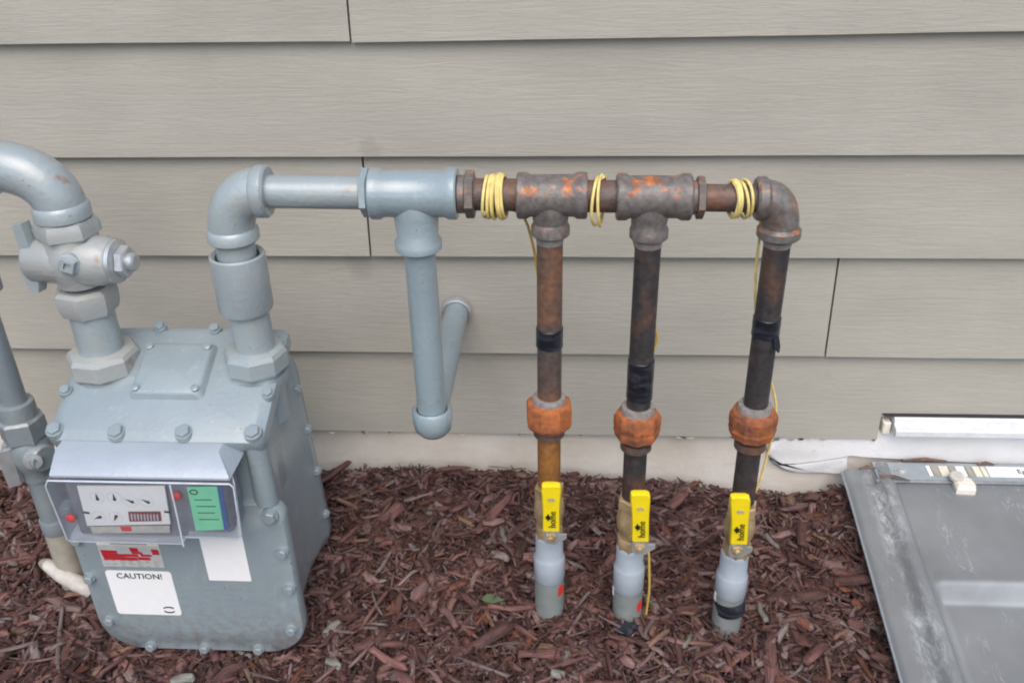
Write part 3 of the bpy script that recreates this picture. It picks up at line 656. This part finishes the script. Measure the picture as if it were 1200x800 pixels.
    mb = MB(); mb.loft([[hp(p*.9, hh/2+(q-hh/2)*.985, .006) for p, q in outl], [hp(p, q, .0035) for p, q in outl], [hp(p, q, -.0035) for p, q in outl], [hp(p*.88, hh/2+(q-hh/2)*.975, -.0062) for p, q in outl]]); hd = mb.build('handle', 'yellow_vinyl', v, sharp=50)
    mb = MB(); hexn(mb, (hx, hy+.001, zn), (0, -1, 0), .0085, .0055, .4); mb.lathe([(.0042, .005), (.0042, .009), (.003, .010)], (hx, hy+.001, zn), (0, -1, 0), 14); mb.build('nut', 'brass', v)
    # print on the grip: "home" reading upwards, a small roof mark beside it, an oval emblem above
    def on(q, p=0, e=.0075): a_ = hp(p, q, -e); return Vector(a_)
    dn = (on(hh*.6)-on(hh*.1)).normalized(); dx = Vector((1, 0, 0))
    tx = text_mesh('home', .0150, 'handle_print', 'print_black', hd, on(hh*.31, .0022, .0070), dn, -dx, .0003)
    mb = MB(); c_ = [on(hh*(.27+.0), -.0035, .0071), on(hh*.36, -.0085, .0071), on(hh*.45, -.0035, .0071), on(hh*.40, -.0035, .0071), on(hh*.40, -.0010, .0071), on(hh*.31, -.0010, .0071), on(hh*.31, -.0035, .0071)]
    mb.loft([c_, [p+Vector((0, -.0005, 0)) for p in c_]]); mb.build('handle_mark', 'print_black', hd)
    mb = MB(); ci = [on(hh*.74+math.cos(k*math.pi/8)*.0022, math.sin(k*math.pi/8)*.0042, .0071) for k in range(17)]; mb.tube(ci, .0006, 6); mb.tube([on(hh*.74, -.003, .0071), on(hh*.742, .003, .0071)], .0006, 6); mb.build('handle_mark', 'print_faded' if 0 else 'label_tan', hd)

    # conduit
    cd = thing('conduit', CL[i], 'conduit', (x, YP, r['end']), 'grey conduits coming out of the mulch'); s0, s1, s2 = r['s']
    xo = x-(.0015 if i == 2 else 0)
    mb = MB(); mb.lathe([(.014, .003), (.0195, .003), (.0208, .001), (.0212, -.004), (.0212, s1-s0), (.0232, s1-s0-.004), (.0243, s1-s0-.008), (.0243, s2-s0+.002), (.0230, s2-s0)], (xo, YP, s0), (0, 0, 1), 32); mb.build('reducer_sleeve', 'pvc_light', cd)
    mb = MB(); mb.lathe([(.0232, 0), (.0232, s2-r['end']+.006)], (xo, YP, s2+.005), (0, 0, -1), 32); mb.build('conduit_pipe', 'pvc_grey', cd)
    if i < 2:
        zz = s2-.026 if i == 0 else s2-.038
        mb = MB(); aa = [math.radians(q) for q in (-52, -42, -32, -22)]
        mb.loft([[(xo+math.cos(q)*.0234, YP+math.sin(q)*.0234, zz+dz) for q in aa for dz in ((0.0,) if 0 else (0.0,))]+[(xo+math.cos(q)*.0234, YP+math.sin(q)*.0234, zz+.018+.003*math.cos(q*9)) for q in reversed(aa)],
                 [(xo+math.cos(q)*.0237, YP+math.sin(q)*.0237, zz) for q in aa]+[(xo+math.cos(q)*.0237, YP+math.sin(q)*.0237, zz+.018+.003*math.cos(q*9)) for q in reversed(aa)]]); mb.build('red_mark', 'tag_red', cd)
    if i >= 1:
        zz = s2-.006; mb = MB(); aa = [math.radians(q) for q in (-172, -164, -156)]
        mb.loft([[(xo+math.cos(q)*rr, YP+math.sin(q)*rr, zz-.006) for q in aa]+[(xo+math.cos(q)*rr, YP+math.sin(q)*rr, zz+.010) for q in reversed(aa)] for rr in (.0246, .0250)]); mb.build('white_tag', 'label_white', cd)
    if i == 2:
        mb = MB(); mb.lathe([(.0234, 0), (.0240, .001), (.0242, .012), (.0240, .024), (.0234, .025)], (xo, YP, s2-.012), (.12, -.10, -1), 32); mb.build('tape_wrap', 'black_tape', cd)

# --- yellow tracer wires
def wire(label, coil, tail, group='yellow tracer wires'):
    t_ = thing('tracer_wire', label, 'wire', tail[0][0][-1], group)
    x0, turns, r0, spread_t, spread_b, sag, slant = coil; pts = []; n = int(turns*26)
    offs = [-1+2*q/(turns+.5)+random.uniform(-.30, .30) for q in range(int(turns)+3)]; tjit = [random.uniform(-.3, 1) for _ in range(int(turns)+3)]
    for k in range(n+1):
        u = k/26; a = 2*math.pi*u+math.pi*.5; lo = offs[int(u)]; hi_ = offs[int(u)+1]; o_ = lo+(hi_-lo)*(u-int(u))
        dn = .5-.5*math.sin(a); sp = spread_t+(spread_b-spread_t)*dn
        tj = tjit[int(u)]+(tjit[int(u)+1]-tjit[int(u)])*(u-int(u)); rr = r0+.0022*tj+.001*math.sin(u*9)+.0006*random.random()
        pts.append((x0+o_*sp+slant*math.cos(a)*(1+.5*math.sin(u*3)), YP+math.cos(a)*rr, hz(x0)+math.sin(a)*rr-sag*(dn+.2)))
    mb = MB(); mb.tube(pts, .0019, 8); mb.build('coil', 'wire_yellow', t_)
    for seg_, mat_ in tail:
        P = [Vector(p) for p in seg_]; pp = []
        for i in range(len(P)-1):
            p0, p1, p2, p3 = P[max(i-1, 0)], P[i], P[i+1], P[min(i+2, len(P)-1)]
            for k in range(8):
                u = k/8; pp.append(.5*((2*p1)+(p2-p0)*u+(2*p0-5*p1+4*p2-p3)*u*u+(3*p1-p0-3*p2+p3)*u**3))
        pp.append(P[-1]); mb = MB(); mb.tube(pp, .0019, 8); mb.build('tail', mat_, t_)
def zs(*a): return list(a)
# each tail runs down behind its riser into the mulch
class _P(tuple): pass
def tails(*segs): return [(s, m_) for s, m_ in segs]
wire('yellow tracer wire in a fat coil next to the grey tee', (-.0885, 10, .0236, .0095, .0150, .0035, .002),
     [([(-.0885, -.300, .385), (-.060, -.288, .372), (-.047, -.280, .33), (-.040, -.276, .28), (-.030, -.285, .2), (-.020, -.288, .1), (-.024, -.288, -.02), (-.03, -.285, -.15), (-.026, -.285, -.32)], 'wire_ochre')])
wire('yellow tracer wire looped twice loosely between the two iron tees', (.0405, 2, .0255, .0060, .0070, .0085, .006),
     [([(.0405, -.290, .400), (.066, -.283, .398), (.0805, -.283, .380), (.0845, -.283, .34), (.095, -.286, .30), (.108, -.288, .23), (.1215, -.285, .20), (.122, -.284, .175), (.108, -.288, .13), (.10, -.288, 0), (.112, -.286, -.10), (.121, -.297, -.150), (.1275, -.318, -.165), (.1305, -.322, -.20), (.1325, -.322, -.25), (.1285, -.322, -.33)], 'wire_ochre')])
wire('yellow tracer wire coiled beside the iron elbow with a long tail', (.208, 6, .0203, .0105, .0135, .0015, -.004),
     [([(.218, -.290, .39), (.238, -.284, .380), (.2460, -.284, .355), (.2465, -.284, .31), (.248, -.284, .28), (.255, -.286, .22), (.276, -.286, .15), (.2895, -.284, .112), (.2985, -.284, .078), (.2995, -.284, .037), (.2945, -.284, -.017), (.2875, -.284, -.068), (.268, -.285, -.12), (.262, -.285, -.2), (.262, -.285, -.35)], 'wire_yellow')])

# ------------------------------------------------------------------ gas meter
gmeter = thing('gas_meter', 'grey diaphragm gas meter with clear index box and white stickers', 'gas meter', (-.55, -.32, -.297))
CX = -.5535
def outline(cx, hw, zb, zt, rb, rt, n=7):
    p = []
    for (ox, oz, a0, rr) in ((cx-hw+rb, zb+rb, 180, rb), (cx+hw-rb, zb+rb, 270, rb), (cx+hw-rt, zt-rt, 0, rt), (cx-hw+rt, zt-rt, 90, rt)):
        for k in range(n): a = R(a0+90*k/(n-1)); p.append((ox+rr*math.cos(a), oz+rr*math.sin(a)))
    return p
def slope(y): return .1115+.44*(y+.435)
# front cover
mb = MB(); F = lambda i_: outline(CX, .1605-i_, -.2975+i_, -.004-i_, .062-i_*.6, .03-i_*.6)
mb.loft([[(a, y, b) for a, b in F(i_)] for i_, y in ((.001, -.398), (0, -.402), (0, -.417), (.0025, -.4205), (.020, -.421), (.026, -.4245), (.050, -.4262))]); mb.build('front_cover', 'meter_grey', gmeter, sharp=50)
# middle casting (slightly waisted), its rear sheared outwards towards the foot
rear = lambda z: .135*(.17-z)
def mid(i_, zt): return outline(CX, .1605-i_, -.2975+i_, zt, .062-i_*.6, .028)
mb = MB(); st_ = [(.012, .088, -.399, 0), (.018, .105, -.36, .2), (.020, .125, -.32, .6), (.014, .148, -.285, 1), (.010, .155, -.268, 1)]
mb.loft([[(a, y+rear(b)*s_, b) for a, b in mid(i_, zt)] for i_, zt, y, s_ in st_]); mb.build('body_casting', 'meter_grey', gmeter, sharp=50)
# rear cover with bulged pan
mb = MB(); Rr = lambda i_: outline(CX-.004, .1545-i_, -.2975+i_, .160-i_, .066-i_*.6, .055-i_*.6)
mb.loft([[(a, y+rear(b), b) for a, b in Rr(i_)] for i_, y in ((.002, -.270), (0, -.267), (0, -.248), (.003, -.245), (.018, -.243), (.03, -.225), (.06, -.208), (.10, -.202))]); mb.build('rear_cover', 'meter_grey', gmeter, sharp=50)
# neck under the top casting
mb = MB(); ol = outline(-.5485, .139, -.03, .094, .012, .012); mb.loft([[(a, y, b) for a, b in ol] for y in (-.412, -.34)]); mb.build('neck_casting', 'meter_grey', gmeter)
for xx in (-.4175, -.680):
    mb = MB(); mb.lathe([(.016, 0), (.0165, .10)], (xx, -.408, .092), (0, 0, -1), 18); mb.build('neck_rib', 'meter_grey', gmeter)
# sloping top casting
def tp(x, y, up_): return (x, y-.40*up_, slope(y)+.915*up_)
mb = MB()
def rect(x0, x1, y0, y1, r, n=5):
    p = []
    for ox, oy, a0 in ((x0+r, y0+r, 180), (x1-r, y0+r, 270), (x1-r, y1-r, 0), (x0+r, y1-r, 90)):
        for k in range(n): a = R(a0+90*k/(n-1)); p.append((ox+r*math.cos(a), oy+r*math.sin(a)))
    return p
rr = [rect(-.6965+e, -.3990-e, -.434+e, -.2575-e, .012) for e in (.004, .001, 0, .0015, .012)]
mb.loft([[tp(x, y, h_) for x, y in q] for q, h_ in zip(rr, (-.030, -.027, -.014, -.0070, 0))]); topc = mb.build('top_casting', 'meter_grey', gmeter, sharp=35)
mb = MB(); rr = [rect(-.690+e, -.4055-e, -.426+e, -.265-e, .012) for e in (0, .001)]
mb.loft([[tp(x, y, h_) for x, y in q] for q, h_ in zip(rr, (-.040, -.028))]); mb.build('top_flange', 'meter_grey', gmeter)
# cover plate between the ports
mb = MB(); rr = [rect(-.5945+e, -.4965-e, -.3725+e, -.2935-e, .008) for e in (-.004, 0, .0015, .004)]
mb.loft([[tp(x, y, h_) for x, y in q] for q, h_ in zip(rr, (-.001, .006, .0085, .010))]); pl = mb.build('inspection_plate', 'meter_grey', gmeter, sharp=35)
N0 = Vector((0, -.40, .915)).normalized()
mb = MB(); mb.lathe([(.0095, -.004), (.0088, .002)], (0, 0, 0), (0, 0, 1), 14); hexn(mb, (0, 0, .0015), (0, 0, 1), .0072, .0055, .2); bolt0 = mb.build('bolt', 'meter_grey', gmeter, loc=(0, 0, 0))
mb = MB(); mb.lathe([(.0055, -.002), (.0055, .002), (.004, .003)], (0, 0, 0), (0, 0, 1), 12); scr0 = mb.build('screw', 'meter_grey', pl, loc=(0, 0, 0))
rs = N0.to_track_quat('Z', 'Y').to_euler(); rf = Vector((0, -1, 0)).to_track_quat('Z', 'Y').to_euler(); rb_ = Vector((0, 1, 0)).to_track_quat('Z', 'Y').to_euler()
for x, y in ((-.684, -.4215), (-.5985, -.4235), (-.507, -.4225), (-.4135, -.4215), (-.6885, -.366), (-.6885, -.29), (-.5865, -.2635), (-.505, -.266), (-.405, -.366), (-.405, -.29)):
    b_ = place_copy(bolt0, 'bolt', tp(x, y, -.001 if y < -.42 else .002), gmeter, rs)
    if y < -.42: b_.scale = (1.35, 1.35, 1.1)
for x, z, s_ in ((-.704, -.075, 1), (-.7035, -.15, 1), (-.693, -.235, 1), (-.640, -.288, 1), (-.555, -.289, 1), (-.470, -.288, 1), (-.413, -.245, 1), (-.4035, -.16, 1), (-.4035, -.09, 1), (-.4115, -.022, 1.35), (-.70, -.018, 1.35)):
    b_ = place_copy(bolt0, 'bolt', (x, -.4225, z), gmeter, rf); b_.scale = (s_, s_, s_)
for x, z in ((-.403, .08), (-.4005, 0.0), (-.4005, -.09), (-.402, -.19), (-.704, .05), (-.704, -.1)):
    b_ = place_copy(bolt0, 'bolt', (x, -.268+rear(z), z), gmeter, rf); b_.scale = (.8, .8, .8)
bpy.data.objects.remove(bolt0)
for x, y in ((-.587, -.365), (-.504, -.365), (-.587, -.301), (-.504, -.301)): place_copy(scr0, 'screw', tp(x, y, .011), pl, rs)
bpy.data.objects.remove(scr0)
# port collars and swivel nuts
for x, r_ in ((-.6515, .0465), (-.4325, .0415)):
    zt = .1885 if r_ < .045 else .184
    mb = MB(); mb.lathe([(r_*.98, 0), (r_*.96, -.012), (r_*.80, -.016), (r_*.80, -.075)], (x, YP, .148), (0, 0, 1), 32); mb.build('port_collar', 'meter_grey', gmeter)
    mb = MB(); mb.lathe([(r_*.86, 0), (r_*.99, .006), (r_*1.06, .010), (r_*1.06, .032), (r_*.98, .038), (r_*.88, .040), (r_*.62, .0405)], (x, YP, zt-.0405), (0, 0, 1), 8, .25 if x < -.5 else .1); mb.build('swivel_nut', 'dirty_grey' if x < -.5 else 'grey_paint', gmeter, sharp=25)
# index box
mb = MB(); pr = [(-.420, .1050), (-.448, .1050), (-.4815, .0905), (-.483, .0885), (-.483, .0855), (-.480, .0840), (-.420, .0840)]
mb.loft([[(x+(-.005 if x < -.5 else -.022)*(1 if b > .095 else 0), a, b) for a, b in pr] for x in (-.668, -.4310)]); mb.build('index_hood', 'hood_grey', gmeter, sharp=30)
mb = MB(); mb.box((-.5535, -.446, .026), (.215, .052, .092), .004); mb.build('index_housing', 'index_dark', gmeter)
mb = MB(); hb = [(-.672, .0835), (-.4285, .0835), (-.4245, .078), (-.4285, -.006), (-.434, -.010), (-.505, -.010), (-.512, -.022), (-.664, -.022), (-.672, -.020), (-.677, .074)]
mb.loft([[(a+(-.030 if a > -.5 else -.004), -.424, b) for a, b in hb], [(a, -.483, b) for a, b in hb], [(CX+(a-CX)*.985, -.487, .03+(b-.03)*.96) for a, b in hb]]); cv = mb.build('index_cover', 'clear_plastic', gmeter, sharp=25)
er = [(CX+(a-CX)*.99, -.4855, .03+(b-.03)*.97) for a, b in hb]; mb = MB(); mb.tube(er+[er[0]], .0013, 6); mb.build('rim_highlight', 'edge_highlight', cv)  # thin pale tubes drawn as edge highlights of the clear cover
mb = MB(); mb.tube([(-.4540, -.426, .078), (-.4255, -.482, .078), (-.4295, -.484, -.005), (-.4580, -.430, -.005)], .0013, 6); mb.build('rim_highlight', 'edge_highlight', cv)
mb = MB(); mb.tube([(-.508, -.487, .080), (-.509, -.487, .030), (-.511, -.487, -.024)], .0012, 6); mb.build('rim_highlight', 'edge_highlight', cv)
dial = MB(); dp = [(-.6385, .0680), (-.5205, .0705), (-.5260, .0070), (-.6420, .0010)]
dial.loft([[(a, y, b) for a, b in dp] for y in (-.476, -.4785)]); dl = dial.build('dial_plate', 'label_white', gmeter)
def blob(pts, y, name, mat, par, th=.0005):
    mb = MB(); mb.loft([[(a, y, b) for a, b in pts], [(a, y-th, b) for a, b in pts]]); return mb.build(name, mat, par)
YD = -.4786
for x, z, a in ((-.6156, .0505, 92), (-.5924, .0505, 90), (-.5715, .0455, 152), (-.5500, .0455, 150), (-.6220, .0165, 200), (-.5985, .0170, 240)):
    a = R(a); ux, uz = .72*math.cos(a), .72*math.sin(a); nx_, nz_ = -uz, ux
    blob([(x-ux*.005+nx_*.0033, z-uz*.005+nz_*.0033), (x-ux*.007, z-uz*.007), (x-ux*.005-nx_*.0033, z-uz*.005-nz_*.0033), (x+ux*.0005-nx_*.002, z-nz_*.002), (x+ux*.010, z+uz*.010), (x+nx_*.002, z+nz_*.002)], YD-.0006, 'dial_pointer', 'print_black', dl)
    mb = MB(); mb.tube([(x+.0095*math.cos(k*math.pi/10), YD, z+.0095*math.sin(k*math.pi/10)) for k in range(21)], .0003, 5); mb.build('dial_ring', 'print_faded', dl)
blob([(-.5790, .0275), (-.5345, .0290), (-.5365, .0125), (-.5810, .0105)], YD, 'reading_panel', 'print_maroon', dl)
for k in range(9):
    x = -.5765+k*.0044; blob([(x, .0235), (x+.0024, .0245), (x+.0010, .0140), (x-.0010, .0130)], YD-.0006, 'reading_digit', 'label_silver', dl)
for x, z in ((-.6365, .0245), (-.5255, .0285)): blob([(x-.004, z+.002), (x+.004, z+.001), (x+.004, z-.002), (x-.004, z-.001)], YD-.0005, 'dial_screw', 'print_black', dl)
blob([(-.6390, -.0010), (-.5280, .0040), (-.5300, -.0085), (-.6380, -.0125)], -.4772, 'lower_plate', 'dirty_white', gmeter)
for x, z in ((-.6615, .0135), (-.5085, .0545)):
    mb = MB(); mb.lathe([(.0068, 0), (.0068, .003), (.004, .005), (.001, .0055)], (x, -.4765, z), (0, -1, 0), 16); mb.build('red_seal', 'tag_red', gmeter)
blob([(-.597, .0005), (-.582, .0010), (-.582, -.0070), (-.596, -.0075)], -.4778, 'red_seal', 'tag_red', gmeter)
blob([(-.4915, .0700), (-.4510, .0715), (-.4545, -.0005), (-.4935, -.0040)], -.4775, 'green_sticker', 'sticker_green', gmeter)
blob([(-.4505, .0715), (-.4440, .0715), (-.4480, -.0005), (-.4540, -.0005)], -.4775, 'blue_backing', 'sticker_blue', gmeter)
mb = MB(); mb.tube([(-.4835+.005*math.cos(k*math.pi/8), -.4784, .0620+.0036*math.sin(k*math.pi/8)) for k in range(17)], .0008, 5); mb.build('sticker_emblem', 'joint_dark', gmeter)
for k in range(4): blob([(-.485, .050-k*.011), (-.462+.004*(k % 2), .0505-k*.011), (-.462+.004*(k % 2), .0490-k*.011), (-.485, .0485-k*.011)], -.4782, 'sticker_print', 'leaf_green', gmeter, .0003)
# stickers on the front cover
YF = -.4264
def tagplate(x0, x1, z0, z1, r_, name, mat, y=YF):
    ol = outline((x0+x1)/2, (x1-x0)/2, z0, z1, r_, r_, 4); return blob(ol, y, name, mat, gmeter, .0007)
s1 = tagplate(-.6725, -.5810, -.1205, -.0640, .001, 'rating_plate', 'label_silver')
blob([(-.6725, -.0640), (-.5810, -.0640), (-.5810, -.0790), (-.6725, -.0790)], YF-.0008, 'plate_band', 'label_cream', s1)
blob([(-.652, -.0660), (-.598, -.0660), (-.598, -.0770), (-.652, -.0770)], YF-.0014, 'plate_strip', 'label_tan', s1)
for x, z, w_, h_ in ((-.670, -.0885, .024, .006), (-.669, -.0945, .034, .0055), (-.636, -.0950, .020, .005), (-.668, -.1005, .050, .0060), (-.626, -.0830, .012, .007), (-.624, -.0900, .015, .0045), (-.612, -.0950, .016, .004), (-.594, -.0850, .010, .010), (-.617, -.1005, .018, .0055)):
    blob([(x, z), (x+w_, z-.0008), (x+w_+.001, z-h_), (x+.001, z-h_)], YF-.0009-random.random()*.0006, 'plate_print', 'print_red', s1)
for k in range(4):
    for j in range(7):
        if random.random() < .75: blob([(-.670+j*.0125, -.1075-k*.0034), (-.670+j*.0125+random.uniform(.005, .011), -.1077-k*.0034), (-.670+j*.0125+.006, -.1090-k*.0034), (-.670+j*.0125, -.1090-k*.0034)], YF-.0009, 'plate_print', 'label_tan', s1, .0003)
s2 = tagplate(-.6735, -.5745, -.2160, -.1285, .005, 'caution_sticker', 'label_white')
text_mesh('CAUTION!', .0145, 'sticker_print', 'print_black', s2, (-.6230, YF-.0012, -.1385), (1, 0, 0), (0, 0, 1), .0003)
for sgn in (1, -1):
    mb = MB(); cc = [(-.5920+.0085*math.cos(a), YF-.0011, -.2045+sgn*.0012+.0042*math.sin(a)) for a in (R(q)*sgn for q in range(20, 176, 12))]
    mb.tube(cc, [.0004]+[.0011]*(len(cc)-2)+[.0004], 6); mb.build('sticker_emblem', 'print_black', s2)
tagplate(-.5190, -.4560, -.1430, -.030, .001, 'blank_sticker', 'label_white')

# ------------------------------------------------------------------ inlet: elbow, swivel valve, pipe
inlet = thing('inlet_valve', 'grey painted inlet elbow and lockable valve above the left meter port', 'valve', (-.652, YP, .18))
XL = -.6515
mb = elbow_mesh((-.742, YP, .4475), (-1, 0, 0), (-.6535, YP, .377), (0, 0, -1), .07, .0325, .0358, .016, 32); mb.build('elbow', 'grey_paint', inlet)
mb = MB(); mb.tube([(-.730, YP, .4475), (-.745, YP, .4475), (-.775, -.290, .4475), (-.800, -.281, .4475)], [.027, .027, .025, .022], 26); mb.build('pipe', 'grey_paint', inlet)
mb = MB(); mb.lathe([(.032, 0), (.038, .002), (.0415, .010), (.0415, .022), (.034, .026)], (XL-.001, YP, .3785), (0, 0, -1), 6, .15); mb.lathe([(.034, .020), (.0350, .032), (.040, .046), (.041, .058), (.039, .070), (.033, .082), (.031, .092)], (XL, YP, .3785), (0, 0, -1), 32); mb.build('valve_body', 'dirty_grey', inlet, sharp=30)
mb = MB(); mb.lathe([(.030, -.058), (.033, -.054), (.034, .02), (.033, .045), (.030, .052), (.030, .058), (.026, .060)], (XL, YP-.006, .3215), (1, -.08, 0), 28); mb.build('plug_barrel', 'dirty_grey', inlet)
mb = MB(); mb.lathe([(.029, .056), (.029, .064), (.023, .066)], (XL, YP-.006, .3215), (1, -.08, 0), 24); hexn(mb, (XL+.066, YP-.0115, .3215), (1, -.08, 0), .0215, .012, .2); mb.lathe([(.012, .076), (.012, .086), (.009, .088)], (XL, YP-.006, .3215), (1, -.08, 0), 16); mb.build('plug_nut', 'zinc', inlet, sharp=25)
mb = MB(); mb.lathe([(.013, 0), (.013, .010), (.011, .012), (.006, .012), (.0058, .008)], (XL+.012, YP-.038, .330), (.15, -1, .05), 4, .4); mb.lathe([(.0145, 0), (.0145, .007), (.010, .009)], (XL+.012, YP-.036, .330), (.15, -1, .05), 20); mb.build('tamper_plug', 'grey_paint', inlet)
# lock wing at the left
wing = [(-.052, .048), (-.040, .050), (-.038, .020), (-.034, -.010), (-.044, -.048), (-.056, -.046), (-.062, -.006), (-.052, .006)]
mb = MB(); mb.prism(wing, lambda p, q, t_: (XL+p-.004+t_*.3, YP-.018+t_, .329+q), -.007, .007); mb.build('lock_wing', 'grey_paint', inlet, sharp=30)
mb = MB(); mb.lathe([(.010, 0), (.012, .004), (.012, .03)], (XL-.060, YP-.012, .325), (1, 0, 0), 16); mb.build('lock_pin', 'dirty_grey', inlet)
mb = MB(); mb.lathe([(.034, 0), (.0405, .004), (.0415, .010), (.040, .026), (.0365, .036), (.0305, .0385)], (XL, YP, .2795), (0, 0, -1), 7, .3); mb.build('swivel_nut', 'dirty_grey', inlet, sharp=25)
mb = MB(); mb.lathe([(.0300, 0), (.0300, .09)], (XL, YP, .246), (0, 0, -1), 30); mb.build('pipe', 'grey_paint', inlet)

# ------------------------------------------------------------------ service riser at the far left
sr = thing('service_riser', 'grey gas service riser with shutoff cock at the far left edge', 'gas pipe', (-.83, -.28, -.31))
XS, YS = -.832, -.280
mb = MB(); mb.lathe([(.0185, 0), (.0185, .36)], (XS, YS, .41), (0, 0, -1), 28); mb.build('pipe', 'riser_grey', sr)
mb = elbow_mesh((-.790, YS, .4475), (1, .0, 0), (XS, YS, .400), (0, 0, -1), .05, .026, .030, .012); mb.build('elbow', 'riser_grey', sr)
mb = MB(); mb.lathe([(.022, 0), (.030, .002), (.031, .008), (.031, .03), (.022, .034)], (XS+.004, YS, .283), (0, 0, -1), 24); mb.build('coupling', 'riser_grey', sr)
mb = MB(); mb.lathe([(.0215, 0), (.026, .001), (.027, .006), (.027, .026), (.031, .030)], (XS, YS, .068), (0, 0, -1), 24); mb.lathe([(.031, .026), (.0345, .030), (.0345, .062), (.030, .068)], (XS, YS, .068), (0, 0, -1), 6, .2); mb.build('union', 'riser_grey', sr, sharp=25)
mb = MB(); mb.lathe([(.028, 0), (.032, .01), (.033, .03), (.028, .05), (.024, .056), (.024, .075)], (XS, YS, .004), (0, 0, -1), 24); mb.build('cock_body', 'riser_grey', sr)
mb = MB(); mb.lathe([(.022, -.04), (.022, .03), (.019, .034)], (XS+.004, YS-.008, -.022), (.9, -.45, 0), 20); mb.build('cock_barrel', 'riser_grey', sr)
mb = MB(); mb.lathe([(.013, 0), (.013, .008), (.006, .009), (.006, .004)], (XS+.022, YS-.030, -.018), (.4, -1, .1), 18); mb.build('cock_nut', 'zinc', sr)
mb = MB(); mb.prism([(-.012, .03), (.012, .03), (.010, -.035), (-.010, -.035)], lambda p, q, t_: (XS-.018+p*.7, YS-.032+t_+p*.5, -.03+q), -.005, .005); mb.build('cock_tee', 'zinc', sr, sharp=25)
mb = MB(); mb.lathe([(.0205, 0), (.0205, .12)], (XS, YS, -.06), (0, 0, -1), 26); mb.lathe([(.0225, .095), (.0235, .098), (.0235, .118), (.0225, .122)], (XS, YS, -.06), (0, 0, -1), 26); mb.build('lower_pipe', 'riser_grey', sr)
mb = MB(); mb.lathe([(.0220, 0), (.0225, .13)], (XS, YS, -.178), (0, 0, -1), 26); mb.build('base_fitting', 'label_tan', sr)
pv = thing('plastic_sleeve', 'short dirty white plastic sleeve lying at the foot of the service riser', 'sleeve', (-.83, -.33, -.29))
mb = MB(); mb.tube([(-.880, -.276, -.262), (-.862, -.288, -.258), (-.838, -.300, -.264), (-.812, -.306, -.276), (-.79, -.306, -.292)], [.008, .011, .013, .014, .013], 16); mb.build('sleeve_body', 'dirty_white', pv)
mb = MB(); mb.tube([(-.890, -.270, -.268), (-.880, -.276, -.263), (-.868, -.284, -.2585)], [.005, .0090, .0108], 14); mb.build('sleeve_end', 'label_tan', pv)

for o in scene.objects:
    if '_w' in o: del o['_w']
